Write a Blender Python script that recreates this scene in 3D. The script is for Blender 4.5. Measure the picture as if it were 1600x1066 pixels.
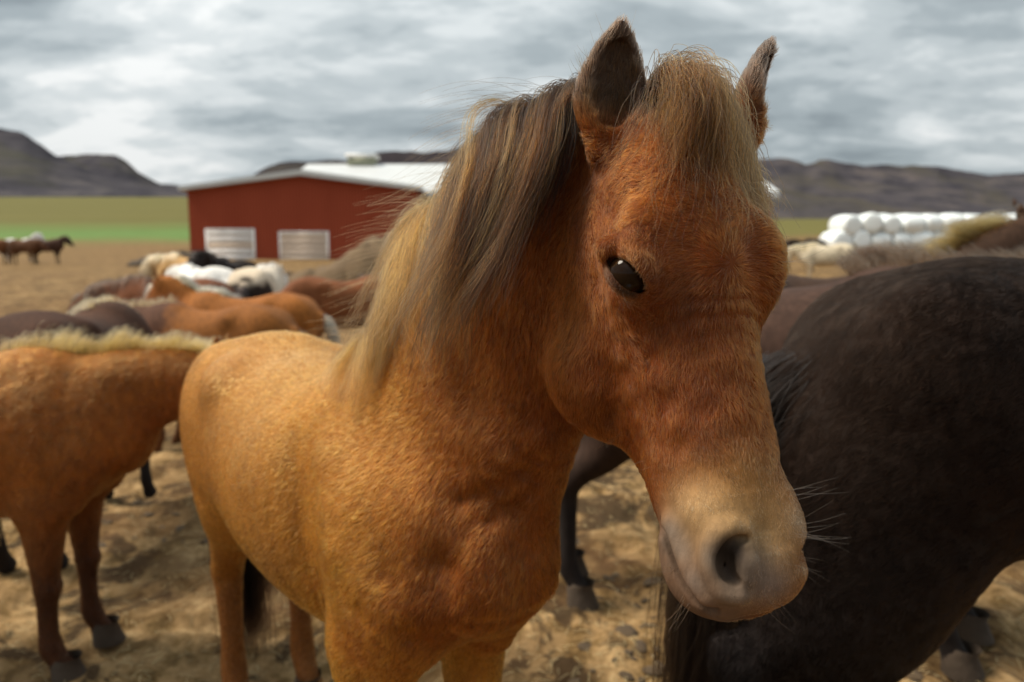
import bpy, bmesh, math, random, os, time
import numpy as np
from mathutils import Vector, Matrix
from mathutils.bvhtree import BVHTree

DEV = False
T0 = time.time()
rng = np.random.default_rng(7)
random.seed(7)
scene = bpy.context.scene
for o in list(bpy.data.objects):
    bpy.data.objects.remove(o)
COL = scene.collection

# ------------------------------------------------------------------ camera
CAM_H, FPX = 1.42, 1022.0
PITCH = math.atan(113.0 / FPX)
cd = bpy.data.cameras.new('camera')
cam = bpy.data.objects.new('camera', cd)
COL.objects.link(cam)
cam.location = (0, 0, CAM_H)
cam.rotation_euler = (math.pi / 2 - PITCH, 0, 0)
cd.sensor_width = 36.0
cd.lens = 36.0 * FPX / 1600.0
cd.clip_start, cd.clip_end = 0.05, 20000
cd.dof.use_dof = True
cd.dof.focus_distance = 0.76
cd.dof.aperture_fstop = 3.2
scene.camera = cam
scene.render.resolution_x, scene.render.resolution_y = 1024, 682

# ------------------------------------------------------------------ sky, sun, exposure
SUN_EL, SUN_AZ = math.radians(53), math.radians(-88)     # azimuth from +Y towards +X
world = bpy.data.worlds.new('World')
scene.world = world
world.use_nodes = True
nt = world.node_tree
for n in list(nt.nodes):
    nt.nodes.remove(n)
class NT:
    """tiny node-tree writer"""
    def __init__(s, tree): s.t = tree
    def n(s, kind, ins=None, **kw):
        nd = s.t.nodes.new(kind)
        for k, v in kw.items(): setattr(nd, k, v)
        for k, v in (ins or {}).items():
            sock = nd.inputs[k]
            if hasattr(v, 'links') or isinstance(v, bpy.types.NodeSocket): s.t.links.new(v, sock)
            else: sock.default_value = v
        return nd
    def math(s, op, a, b=0.0, clamp=False):
        nd = s.n('ShaderNodeMath', {0: a, 1: b}, operation=op); nd.use_clamp = clamp
        return nd.outputs[0]
    def mix(s, f, a, b, bt='MIX'):
        nd = s.n('ShaderNodeMix', data_type='RGBA', blend_type=bt)
        for k, v in ((0, f), (6, a), (7, b)):
            if isinstance(v, bpy.types.NodeSocket): s.t.links.new(v, nd.inputs[k])
            else: nd.inputs[k].default_value = v
        return nd.outputs[2]
    def ramp(s, f, stops, interp='EASE'):
        nd = s.n('ShaderNodeValToRGB', {0: f}); cr = nd.color_ramp; cr.interpolation = interp
        while len(cr.elements) > 1: cr.elements.remove(cr.elements[-1])
        for i, (p, c) in enumerate(stops):
            e = cr.elements[0] if i == 0 else cr.elements.new(p)
            e.position = p
            e.color = tuple(c) if len(c) == 4 else (*c, 1)
        return nd.outputs[0]
    def noise(s, vec, scale, detail=4, rough=.55, dist=0.0, out=0):
        nd = s.n('ShaderNodeTexNoise', {'Scale': scale, 'Detail': detail, 'Roughness': rough, 'Distortion': dist})
        if vec is not None: s.t.links.new(vec, nd.inputs['Vector'])
        return nd.outputs[out]
    def map(s, vec, scale=(1, 1, 1), loc=(0, 0, 0), rot=(0, 0, 0)):
        return s.n('ShaderNodeMapping', {0: vec, 1: loc, 2: rot, 3: scale}).outputs[0]
g = lambda v: (v, v, v)
w = NT(nt)
sky = w.n('ShaderNodeTexSky', sky_type='NISHITA', sun_disc=False, sun_elevation=SUN_EL, sun_rotation=SUN_AZ)
bg_clear = w.n('ShaderNodeBackground', {0: sky.outputs[0], 1: 0.06})
tc = w.n('ShaderNodeTexCoord').outputs['Generated']
sp = w.n('ShaderNodeSeparateXYZ', {0: tc}).outputs
zz = w.math('MAXIMUM', sp[2], 0.0)
den = w.math('ADD', zz, 0.20)
pl = w.n('ShaderNodeCombineXYZ', {0: w.math('DIVIDE', sp[0], den), 1: w.math('DIVIDE', sp[1], den), 2: 0.3}).outputs[0]
n1 = w.noise(w.map(pl, (0.62, 0.95, 1), (3.1, 1.7, 0)), 2.1, 6, .54, .5)
n2 = w.noise(w.map(pl, (0.5, 0.9, 1), (7.7, 2.2, 4)), 6.5, 6, .58, .3)
low = w.n('ShaderNodeMapRange', {0: sp[2], 1: .02, 2: .16, 3: .085, 4: 0.0}).outputs[0]      # breaks of light low over the hills
azs = w.math('DIVIDE', sp[0], w.math('MAXIMUM', sp[1], .05))
def gap(a0, aw, z0, zw, k):      # a thin place in the cloud sheet
    e = w.math('ADD', w.math('POWER', w.math('DIVIDE', w.math('ABSOLUTE', w.math('SUBTRACT', azs, a0)), aw), 2.0), w.math('POWER', w.math('DIVIDE', w.math('ABSOLUTE', w.math('SUBTRACT', sp[2], z0)), zw), 2.0))
    return w.math('MULTIPLY', w.math('POWER', 2.718, w.math('MULTIPLY', e, -1.0)), k)
gaps = w.math('ADD', gap(-.55, .20, .135, .045, .16), gap(-.06, .09, .33, .035, .09))
cl = w.math('ADD', w.math('ADD', w.math('ADD', w.math('MULTIPLY', n1, .66), w.math('MULTIPLY', n2, .34)), low), gaps)
cloud = w.ramp(cl, [(.36, (.31, .36, .385)), (.44, (.42, .48, .505)), (.51, (.57, .63, .65)), (.58, (.76, .81, .82)), (.66, (1.0, 1.02, 1.01))])
# overcast sky: brighter towards the zenith (CIE overcast gradient)
grad = w.math('ADD', w.math('MULTIPLY', zz, .8), .70)
bg_cloud = w.n('ShaderNodeBackground', {0: cloud, 1: grad})
cover = w.ramp(w.math('MULTIPLY', cl, 1.0), [(.05, g(.90)), (.9, g(.97))])
mixs = w.n('ShaderNodeMixShader', {0: cover, 1: bg_clear.outputs[0], 2: bg_cloud.outputs[0]})
w.n('ShaderNodeOutputWorld', {0: mixs.outputs[0]})

sd = bpy.data.lights.new('sun', 'SUN')
sun = bpy.data.objects.new('sun', sd); COL.objects.link(sun)
sd.energy = 5.0; sd.angle = math.radians(22); sd.color = (1, .90, .75)
sdir = Vector((math.sin(SUN_AZ) * math.cos(SUN_EL), math.cos(SUN_AZ) * math.cos(SUN_EL), math.sin(SUN_EL)))
sun.rotation_euler = sdir.to_track_quat('Z', 'Y').to_euler()

scene.view_settings.view_transform = 'Standard'
scene.view_settings.look = 'None'
scene.view_settings.exposure = 0.12
scene.view_settings.gamma = 1.0
scene.view_settings.use_curve_mapping = False
scene.render.engine = 'CYCLES'
scene.cycles.use_denoising = True
scene.cycles.max_bounces = 8
scene.cycles.diffuse_bounces = 3
scene.cycles.glossy_bounces = 3
scene.cycles.transmission_bounces = 5
scene.cycles_curves.shape = 'RIBBONS'
scene.cycles_curves.subdivisions = 2

# ------------------------------------------------------------------ places in space
_c, _s = math.cos(PITCH), math.sin(PITCH)
AX_R, AX_U, AX_D = np.array([1., 0, 0]), np.array([0, _s, _c]), np.array([0, _c, -_s])
def at(px, py, d):
    """the point at depth d metres along the photograph's line of sight through (px, py)"""
    return np.array([0, 0, CAM_H]) + d * (AX_D + AX_R * (px - 800) / FPX + AX_U * (533 - py) / FPX)
def nrm(v):
    v = np.asarray(v, float)
    return v / (np.linalg.norm(v, axis=-1, keepdims=True) + 1e-12)

# ------------------------------------------------------------------ sculpting by distance fields
def spline(pts, n):
    """Catmull-Rom through rows of pts, n samples"""
    P = np.asarray(pts, float)
    P = np.vstack([2 * P[0] - P[1], P, 2 * P[-1] - P[-2]])
    m = len(P) - 3
    t = np.linspace(0, m, n); i = np.minimum(t.astype(int), m - 1); f = (t - i)[:, None]
    p0, p1, p2, p3 = P[i], P[i + 1], P[i + 2], P[i + 3]
    return .5 * (2 * p1 + (p2 - p0) * f + (2 * p0 - 5 * p1 + 4 * p2 - p3) * f ** 2 + (3 * p1 - p0 - 3 * p2 + p3) * f ** 3)

class Field:
    def __init__(s): s.prims = []
    def ell(s, c, r, axes=None, k=.04, op='add'):
        c = np.asarray(c, np.float32); r = np.asarray(r, np.float32)
        A = np.eye(3, dtype=np.float32) if axes is None else np.asarray(nrm(axes), np.float32)
        def f(P):
            q = (P - c) @ A.T
            k0 = np.sqrt(((q / r) ** 2).sum(1)); k1 = np.sqrt(((q / (r * r)) ** 2).sum(1)) + 1e-9
            return k0 * (k0 - 1) / k1
        R = float(r.max())
        s.prims.append((op, k, f, c - R, c + R))
    def loft(s, pts, up, n=20, k=.04, op='add', p=2.0, cap=.8):
        """pts rows: x y z half_width up_height down_height ; up: one vector or a row each"""
        pts = np.asarray(pts, float)
        ups = np.broadcast_to(np.asarray(up, float), (len(pts), 3))
        D = spline(np.hstack([pts, ups]), n).astype(np.float32)
        C, rad = D[:, :3], np.maximum(D[:, 3:6], 1e-4)
        Tn = np.gradient(C, axis=0); Tn /= np.linalg.norm(Tn, axis=1, keepdims=True)
        def f(P):
            N = len(P)
            best = np.full(N, 1e9, np.float32); bi = np.zeros(N, np.int32); bt = np.zeros(N, np.float32)
            for i in range(n - 1):
                a, b = C[i], C[i + 1]; ab = b - a
                t = np.clip((P - a) @ ab / (ab @ ab), 0, 1)
                d2 = ((P - a - t[:, None] * ab) ** 2).sum(1)
                m = d2 < best
                best[m] = d2[m]; bi[m] = i; bt[m] = t[m]
            lerp = lambda X: X[bi] * (1 - bt)[:, None] + X[bi + 1] * bt[:, None]
            c, r, T, u = lerp(C), lerp(rad), lerp(Tn), lerp(D[:, 6:9])
            u = u - (u * T).sum(1, keepdims=True) * T
            u /= np.linalg.norm(u, axis=1, keepdims=True) + 1e-9
            sd_ = np.cross(T, u)
            q = P - c
            x = (q * sd_).sum(1); y = (q * u).sum(1); z = (q * T).sum(1)
            a_ = r[:, 0]; b_ = np.where(y > 0, r[:, 1], r[:, 2]); c_ = np.minimum(a_, b_) * cap
            X, Y, Z = np.abs(x / a_), np.abs(y / b_), np.abs(z / c_)
            if p == 2.0: k0 = np.sqrt(X * X + Y * Y + Z * Z)
            else: k0 = ((X ** p + Y ** p) ** (2 / p) + Z * Z) ** .5
            k1 = np.sqrt((x / a_ ** 2) ** 2 + (y / b_ ** 2) ** 2 + (z / c_ ** 2) ** 2) + 1e-9
            if p == 2.0: return np.where(k0 < 1e-3, -np.minimum(a_, b_), k0 * (k0 - 1) / k1)
            return np.where(k0 < 1e-3, -np.minimum(a_, b_), (1 - 1 / np.maximum(k0, 1e-3)) * np.sqrt((q * q).sum(1)) * .92)
        R = rad.max()
        s.prims.append((op, k, f, C.min(0) - R, C.max(0) + R))
    def tube(s, pts, up=(1, 0, 0), n=16, **kw):
        """pts rows: x y z r"""
        p = np.asarray(pts, float)
        s.loft(np.hstack([p[:, :3], p[:, 3:4], p[:, 3:4], p[:, 3:4]]), up, n=n, cap=1.0, **kw)
    def __call__(s, P, lo=None):
        P = np.ascontiguousarray(P, np.float32)
        d = np.full(len(P), .5, np.float32)
        for op, k, f, lo, hi in s.prims:
            m = k + .10
            idx = np.nonzero(((P > lo - m) & (P < hi + m)).all(1))[0]
            if not len(idx): continue
            e = f(P[idx]); dd = d[idx]
            if op == 'add':
                h = np.maximum(k - np.abs(dd - e), 0) / k
                d[idx] = np.minimum(dd, e) - h * h * k * .25
            else:
                e = -e
                h = np.maximum(k - np.abs(dd - e), 0) / k
                d[idx] = np.maximum(dd, e) + h * h * k * .25
        return d
    def grad(s, P, e=.002):
        o = np.array([[1, -1, -1], [-1, -1, 1], [-1, 1, -1], [1, 1, 1]], np.float32)
        return sum(k_[None] * s(P + k_ * e)[:, None] for k_ in o) / (4 * e)

def surface(field, lo, hi, h):
    """sparse surface nets: verts, quads of field == 0"""
    n = 8; B = n * h
    lo = np.asarray(lo, float); nb = np.ceil((np.asarray(hi) - lo) / B).astype(int)
    I = np.stack(np.meshgrid(*[np.arange(x) for x in nb], indexing='ij'), -1).reshape(-1, 3)
    d = field(lo + (I + .5) * B)
    I = I[np.abs(d) < B * 1.35]
    L = np.stack(np.meshgrid(*[np.arange(n + 1)] * 3, indexing='ij'), -1).reshape(-1, 3)
    G = (I[:, None] * n + L[None])
    V = np.empty(G.shape[:2], np.float32)
    ch = 400
    for a in range(0, len(I), ch):
        V[a:a + ch] = field((lo + G[a:a + ch].reshape(-1, 3) * h)).reshape(-1, len(L))
    V = V.reshape(-1, n + 1, n + 1, n + 1); S = V < 0
    dims = nb * n + 2
    cid = lambda g_: (g_[..., 0] * dims[1] + g_[..., 1]) * dims[2] + g_[..., 2]
    cor = [(a, b, c) for a in (0, 1) for b in (0, 1) for c in (0, 1)]
    sl = lambda A, o: A[:, o[0]:o[0] + n, o[1]:o[1] + n, o[2]:o[2] + n]
    cnt = sum(sl(S, o).astype(np.int8) for o in cor)
    act = np.nonzero((cnt > 0) & (cnt < 8))
    cv = np.stack([sl(V, o)[act] for o in cor], 1)
    acc = np.zeros((len(cv), 3)); num = np.zeros(len(cv))
    for i, a in enumerate(cor):
        for j, b in enumerate(cor):
            df = np.subtract(b, a)
            if df.min() >= 0 and df.sum() == 1:
                va, vb = cv[:, i], cv[:, j]; m = (va < 0) != (vb < 0)
                t = np.where(m, va / np.where(m, va - vb, 1), 0)
                acc += m[:, None] * (np.array(a) + t[:, None] * df); num += m
    cell = I[act[0]] * n + np.stack(act[1:], 1)
    verts = lo + (cell + acc / num[:, None]) * h
    ids = cid(cell); order = np.argsort(ids); sid = ids[order]
    quads = []
    for ax in range(3):
        e = [0, 0, 0]; e[ax] = 1
        a = S[:, :n, :n, :n]; b = sl(S, e)
        m = np.nonzero(a != b)
        gc = I[m[0]] * n + np.stack(m[1:], 1)
        flip = ~a[m]
        u, v = [(1, 2), (2, 0), (0, 1)][ax]
        q = []
        for du, dv in ((-1, -1), (0, -1), (0, 0), (-1, 0)):
            c_ = gc.copy(); c_[:, u] += du; c_[:, v] += dv
            q.append(cid(c_))
        q = np.stack(q, 1); q[flip] = q[flip][:, ::-1]
        pos = np.searchsorted(sid, q); pos = np.minimum(pos, len(sid) - 1)
        ok = (sid[pos] == q).all(1)
        quads.append(order[pos[ok]])
    return verts, np.vstack(quads)

def smooth_verts(v, q, it=2, lam=.5):
    e = np.vstack([q[:, [i, (i + 1) % q.shape[1]]] for i in range(q.shape[1])])
    for _ in range(it):
        acc = np.zeros_like(v); num = np.zeros(len(v))
        for a, b in ((0, 1), (1, 0)):
            np.add.at(acc, e[:, a], v[e[:, b]]); np.add.at(num, e[:, a], 1)
        v = v + lam * (acc / np.maximum(num, 1)[:, None] - v)
    return v

def to_mesh(name, v, f, smooth=True):
    me = bpy.data.meshes.new(name)
    v = np.asarray(v, np.float32); f = np.asarray(f, np.int32)
    me.vertices.add(len(v)); me.vertices.foreach_set('co', v.ravel())
    k = f.shape[1]
    me.loops.add(f.size); me.loops.foreach_set('vertex_index', f.ravel())
    me.polygons.add(len(f)); me.polygons.foreach_set('loop_start', np.arange(0, f.size, k, dtype=np.int32))
    if smooth: me.polygons.foreach_set('use_smooth', np.ones(len(f), bool))
    me.update(calc_edges=True); me.validate()
    return me

def link(name, data, parent=None, mat=None, label=None, cat=None, group=None, kind=None):
    o = bpy.data.objects.new(name, data); COL.objects.link(o)
    if parent is not None: o.parent = parent
    if mat is not None:
        if data.materials: data.materials[0] = mat
        else: data.materials.append(mat)
    for k_, v_ in (('label', label), ('category', cat), ('group', group), ('kind', kind)):
        if v_: o[k_] = v_
    return o

def strands(name, P, rad, col=None, parent=None, mat=None, kind=None):
    """hair curves: P (N, M, 3), rad (N, M) or (M,), col (N, 3)"""
    N, M = P.shape[:2]
    cu = bpy.data.hair_curves.new(name)
    cu.add_curves([M] * N)
    cu.attributes['position'].data.foreach_set('vector', np.ascontiguousarray(P, np.float32).ravel())
    r = cu.attributes.get('radius') or cu.attributes.new('radius', 'FLOAT', 'POINT')
    r.data.foreach_set('value', np.ascontiguousarray(np.broadcast_to(rad, (N, M)), np.float32).ravel())
    if col is not None:
        a = cu.attributes.new('tint', 'FLOAT_COLOR', 'CURVE')
        a.data.foreach_set('color', np.hstack([col, np.ones((N, 1))]).astype(np.float32).ravel())
    return link(name, cu, parent, mat, kind=kind)

# ------------------------------------------------------------------ smooth value noise in numpy
def vnoise(P, seed=0):
    P = np.asarray(P, np.float64); i = np.floor(P).astype(np.int64); f = P - i; f = f * f * (3 - 2 * f)
    def hsh(x, y, z):
        h = (x * 374761393 + y * 668265263 + z * 2147483647 + seed * 974711) & 0xffffffff
        h = ((h ^ (h >> 13)) * 1274126177) & 0xffffffff
        return ((h ^ (h >> 16)) & 0xffff) / 65535.0
    r = 0
    for a in (0, 1):
        for b in (0, 1):
            for c in (0, 1):
                wgt = (f[:, 0] if a else 1 - f[:, 0]) * (f[:, 1] if b else 1 - f[:, 1]) * (f[:, 2] if c else 1 - f[:, 2])
                r = r + wgt * hsh(i[:, 0] + a, i[:, 1] + b, i[:, 2] + c)
    return r
def fbm(P, oct=4, seed=0, gain=.5):
    r, a, t = 0, 1, 0
    for o in range(oct):
        r = r + a * vnoise(np.asarray(P) * 2 ** o, seed + o * 17); t += a; a *= gain
    return r / t
def lum(c): return np.asarray(c, float)
# ------------------------------------------------------------------ the horse: one sculpted body from bones and muscles
class HeadFrame:
    """u along the face from poll to lips, v to the horse's left, w out of the forehead; lengths in head lengths"""
    def __init__(s, origin, H, Fd, L):
        s.o = np.asarray(origin, float); s.H = nrm(H); s.L = L
        Fd = np.asarray(Fd, float); s.F = nrm(Fd - (Fd @ s.H) * s.H)
        s.V = np.cross(s.H, s.F) * 1.0
        s.A = np.stack([s.H, s.V, s.F])            # rows
    def __call__(s, u, v, w): return s.o + s.L * (u * s.H + v * s.V + w * s.F)
    def d(s, u, v, w): return nrm(u * s.H + v * s.V + w * s.F)

EYE_U = .392
def add_head(f, hf, ears=None, fine=False, hero=False):
    L = hf.L
    st = [(0.00, -.025, -.25, .095), (.12, .045, -.37, .132), (.24, .080, -.44, .152), (.36, .074, -.465, .150), (.50, .046, -.44, .139),
          (.64, .026, -.335, .116), (.78, .014, -.25, .102), (.89, .004, -.205, .094), (.955, -.018, -.178, .084)]
    rows = []
    for u, d, v, a in st:
        bu = (d - v) * .40; c = d - bu
        rows.append([*hf(u, 0, c), a * L, bu * L, (c - v) * L])
    f.loft(rows, hf.F, n=26, k=.03, p=2.35, cap=.75)
    E = lambda u, v, w, ru, rv, rw, k=.02, op='add', ax=None: f.ell(hf(u, v, w), np.array([ru, rv, rw]) * L, hf.A if ax is None else ax, k * L / .6, op)
    for s in (1, -1):
        E(.34, s * .102, -.24, .190, .066, .190, .03)                        # jowl
        E(.365, s * .122, .012, .080, .050, .050, .03)                         # brow
        E(.40, s * .122, -.03, .085, .046, .06, .03)                          # below the eye
        f.tube([[*hf(.42, s * .112, -.055), .030 * L], [*hf(.52, s * .092, -.075), .026 * L], [*hf(.62, s * .075, -.085), .018 * L]], k=.03, n=8)   # facial crest
        E(.885, s * .068, -.052, .070, .034, .050, .03)                        # nostril wing
        E(.93, s * .058, -.105, .060, .038, .05, .03)
        E(.80, s * .074, -.13, .10, .034, .05, .03)                            # corner of the mouth
    E(.955, 0, -.085, .055, .086, .075, .03)                                   # upper lip
    E(.925, 0, -.190, .070, .058, .036, .02)                                   # lower lip
    E(.865, 0, -.205, .060, .056, .034, .03)                                   # chin
    f.loft([[*hf(-.02, 0, -.10), .09 * L, .06 * L, .12 * L], [*hf(.08, 0, -.06), .105 * L, .06 * L, .12 * L]], hf.F, n=6, k=.05)
    for s in (1, -1):
        # mouth line and nostril
        if not (hero and s == 1): pass
        mk = [(.775, .098, -.150), (.83, .094, -.160), (.89, .086, -.162), (.95, .068, -.158), (1.0, .036, -.150), (1.012, 0, -.148)]
        f.tube([[*hf(u, s * v, w), .0055 * L] for u, v, w in mk], k=.012, op='sub', n=18)
        if hero and s == 1: continue
        ax = np.stack([hf.d(1, -.30 * s, .55), hf.d(.2, s * 1, .30), hf.d(-.5, -.2 * s, 1)])
        E(.912, s * .080, -.036, .040, .034, .019, .014, 'sub', ax)
        E(.905, s * .062, -.058, .020, .034, .016, .014, 'sub')
        # eye socket
        E(EYE_U, s * .168, -.008, .042, .022, .028, .018, 'sub')
    for s, (base, tip, open_, wid) in (ears or {}).items():
        base, tip = np.asarray(base), np.asarray(tip)
        ln = np.linalg.norm(tip - base); a = (tip - base) / ln
        o = nrm(np.asarray(open_) - (np.asarray(open_) @ a) * a)
        prof = [(-.10, .50, .40), (.10, .78, .52), (.32, 1.0, .50), (.55, .92, .38), (.78, .62, .28), (.92, .34, .20), (1.0, .12, .12)]
        curve = lambda t: base + a * ln * t - o * ln * (.05 * math.sin(math.pi * max(t, 0)))
        f.loft([[*curve(t), wid * a_, wid * b_, wid * b_] for t, a_, b_ in prof], o, n=16, k=.018, cap=.5)
        f.loft([[*(curve(t) + o * wid * (b_ * .78)), wid * a_ * .74, wid * b_ * .74, wid * b_ * .92] for t, a_, b_ in
                [(.14, .50, .36), (.30, .90, .50), (.52, .86, .38), (.72, .58, .24), (.84, .25, .10)]], o, n=14, k=.008, op='sub', cap=.6)

def add_body(f, legs=None, fat=1.0, stretch=1.0, neck=None, chest=1.0, tuck=0.0, drop=0.0, thigh=1.0, chest_l=None, leg_l=1.0, brisket=0.0):
    """trunk, legs and neck in the horse's own frame: x forward, y left, z up, withers at 1.33 m"""
    X = lambda x: x * stretch
    tr = [(-.74, 1.01, .10, .12, .12), (-.64, 1.01, .19, .215, .22), (-.50, 1.01, .25, .295, .29), (-.36, 1.00, .265, .325, .34), (-.18, .97, .275, .315, .30), (.04, .955, .285, .300, .315),
          (.25, .965, .265, .315, .315), (.40, .98, .225, .350, .325), (.54, .96, .205, .28, .28), (.66, .95, .185, .20, .21), (.74, .94, .13, .13, .13)]
    f.loft([[X(x), 0, z, wd * fat * (chest if x > .3 else 1), u, d - tuck * (1 if -.55 < x < .1 else .4) - (brisket if x > .5 else 0)] for x, z, wd, u, d in tr], (0, 0, 1), n=36, k=.06, p=2.25, cap=.7)
    dz = lambda z: z - drop * max(0, .62 - z) / .62
    leg = dict(fr=0.0, fl=0.0, hr=0.0, hl=0.0); leg.update(legs or {})
    for s, kf, kh in ((-1, 'fr', 'hr'), (1, 'fl', 'hl')):
        ch = chest if s < 0 or chest_l is None else chest_l
        y = s * .135 * (chest if s < 0 else leg_l)
        dx = leg[kf]
        f.ell((X(.50), s * .150 * ch, .93), (.13, .085, .26), [(1, 0, .35), (0, 1, 0), (-.35, 0, 1)], .07)       # shoulder blade
        f.ell((X(.61), s * .135 * ch, .90), (.10, .075, .12), None, .06)                                             # point of shoulder
        f.ell((X(.46), s * .140 * ch, .76), (.10, .070, .12), None, .06)                                             # elbow, triceps
        f.tube([[X(.47), y, dz(.74), .090], [X(.47) + dx * .25, y, dz(.60), .072], [X(.47) + dx * .6, y, dz(.44), .048], [X(.475) + dx * .62, y, dz(.39), .050], [X(.47) + dx * .7, y, dz(.33), .038], [X(.47) + dx * .9, y, dz(.22), .034],
                [X(.475) + dx, y, dz(.145), .041], [X(.50) + dx, y, dz(.09), .037], [X(.52) + dx, y, dz(.045), .048]], up=(0, 1, 0), n=26, k=.05)
        dx = leg[kh]; y = s * .125
        f.ell((X(-.26), s * .185, 1.19), (.07, .06, .06), None, .09)                                            # point of hip
        f.ell((X(-.50), s * .140, 1.03), (.20, .12, .24), [(1, 0, .2), (0, 1, 0), (-.2, 0, 1)], .08)          # quarter
        f.ell((X(-.42) + dx * .6, s * .150, .82), (.17 * thigh, .095, .19), [(1, 0, -.3), (0, 1, 0), (.3, 0, 1)], .08)          # thigh
        f.ell((X(-.62) + dx * .3, s * .105, .86), (.10, .080, .19), None, .06)
        f.tube([[X(-.42) + dx * .5, y, dz(.78), .115 * thigh], [X(-.50) + dx * .6, y, dz(.64), .085], [X(-.59) + dx * .75, y, dz(.54), .058], [X(-.625) + dx * .85, y, dz(.48), .054], [X(-.62) + dx * .9, y, dz(.42), .044], [X(-.61) + dx * .95, y, dz(.27), .036],
                [X(-.605) + dx, y, dz(.155), .043], [X(-.57) + dx, y, dz(.09), .038], [X(-.55) + dx, y, dz(.045), .050]], up=(0, 1, 0), n=28, k=.045)
        f.ell((X(-.66) + dx * .85, y, dz(.515)), (.032, .026, .05), None, .03)                                       # point of hock
    if neck is not None:                                                     # rows x y z half_width up down, from withers to poll
        f.loft(neck, (-.6, 0, .8), n=30, k=.09, p=2.1, cap=.6)

def hoof_mesh(name, x, y, dx=0, z0=0.0):
    n = 14; rings = [(.098, .052, .046, .018), (.075, .055, .049, .0), (.03, .064, .056, .012), (.0, .070, .060, .02)]
    v = []; q = []
    for z, a, b, o in rings:
        for i in range(n):
            t = 2 * math.pi * i / n
            v.append((x + o * .8 + a * math.cos(t) * (.85 if math.cos(t) < 0 else 1), y + b * math.sin(t), z + z0))
    for r in range(len(rings) - 1):
        for i in range(n):
            q.append((r * n + i, (r + 1) * n + i, (r + 1) * n + (i + 1) % n, r * n + (i + 1) % n))
    return np.array(v), np.array(q)
# ------------------------------------------------------------------ materials
def new_mat(name):
    m = bpy.data.materials.new(name); m.use_nodes = True
    t = m.node_tree
    for n in list(t.nodes): t.nodes.remove(n)
    w_ = NT(t)
    return m, w_
def finish(w_, bsdf, disp=None):
    out = w_.n('ShaderNodeOutputMaterial', {0: bsdf})
    return out
def plain(name, col, rough=.6, noise=.15, scale=6.0, bump=0.0, metal=0.0):
    m, w_ = new_mat(name)
    p = w_.n('ShaderNodeTexCoord').outputs['Object']
    nz = w_.noise(p, scale, 5, .6)
    c = w_.mix(nz, tuple(np.clip(np.array(col) * (1 - noise), 0, 1)) + (1,), tuple(np.clip(np.array(col) * (1 + noise), 0, 1)) + (1,))
    ins = {'Base Color': c, 'Roughness': rough, 'Metallic': metal}
    if bump:
        b = w_.n('ShaderNodeBump', {'Strength': bump, 'Distance': .02, 'Height': w_.noise(p, scale * 3, 4, .6)})
        ins['Normal'] = b.outputs[0]
    finish(w_, w_.n('ShaderNodeBsdfPrincipled', ins).outputs[0])
    return m

# ------------------------------------------------------------------ ground
ZL = [(0, 0), (5, 0), (6, .01), (8, .04), (12, .24), (16, .62), (24, 1.14), (34, 1.62), (45, 2.2), (60, 3.6), (80, 5.6), (100, 8.2), (200, 20.), (400, 43.), (800, 87.), (1500, 160.), (3000, 280)]
ZR = [(0, 0), (5, 0), (6, .01), (8, .04), (12, .24), (16, .55), (24, 1.05), (34, 1.9), (40, 2.6), (60, 4.2), (100, 7.4), (200, 15.5), (400, 31.), (800, 61.), (1500, 112.), (3000, 200)]
def terrain(x, y, detail=True):
    x, y = np.asarray(x, float), np.asarray(y, float)
    r = np.hypot(x, y); az = np.degrees(np.arctan2(x, y))
    rr = np.maximum(np.where(y > 0, y, 0), .55 * r)
    a, b = np.interp(rr, *zip(*ZL)), np.interp(rr, *zip(*ZR))
    t = np.clip((az + 12) / 30, 0, 1); t = t * t * (3 - 2 * t)
    z = a * (1 - t) + b * t
    back = np.clip((np.abs(az) - 70) / 60, 0, 1)
    z = z * (1 - back) + back * np.interp(r, [0, 30, 3000], [0, .2, 60])
    if detail:
        P = np.stack([x, y, x * 0], -1).reshape(-1, 3)
        f1 = (fbm(P * 2.2, 3, 3) - .5).reshape(x.shape); f2 = (fbm(P * 7.5, 3, 5) - .5).reshape(x.shape); f3 = (fbm(P * .25, 3, 9) - .5).reshape(x.shape)
        pits = np.clip((vnoise(P * 5.2, 21).reshape(x.shape) - .66) / .2, 0, 1)
        fade = np.clip(1.5 - r / 40, .0, 1)
        z = z - .10 * np.exp(-(((x + .42) ** 2 + (y - 1.8) ** 2) / .8 ** 2) ** 2)
        z = z + fade * (f1 * .050 + f2 * .055 - pits * .040) + f3 * .22 * np.clip(r / 20, 0, 1.2)
    return z
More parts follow.
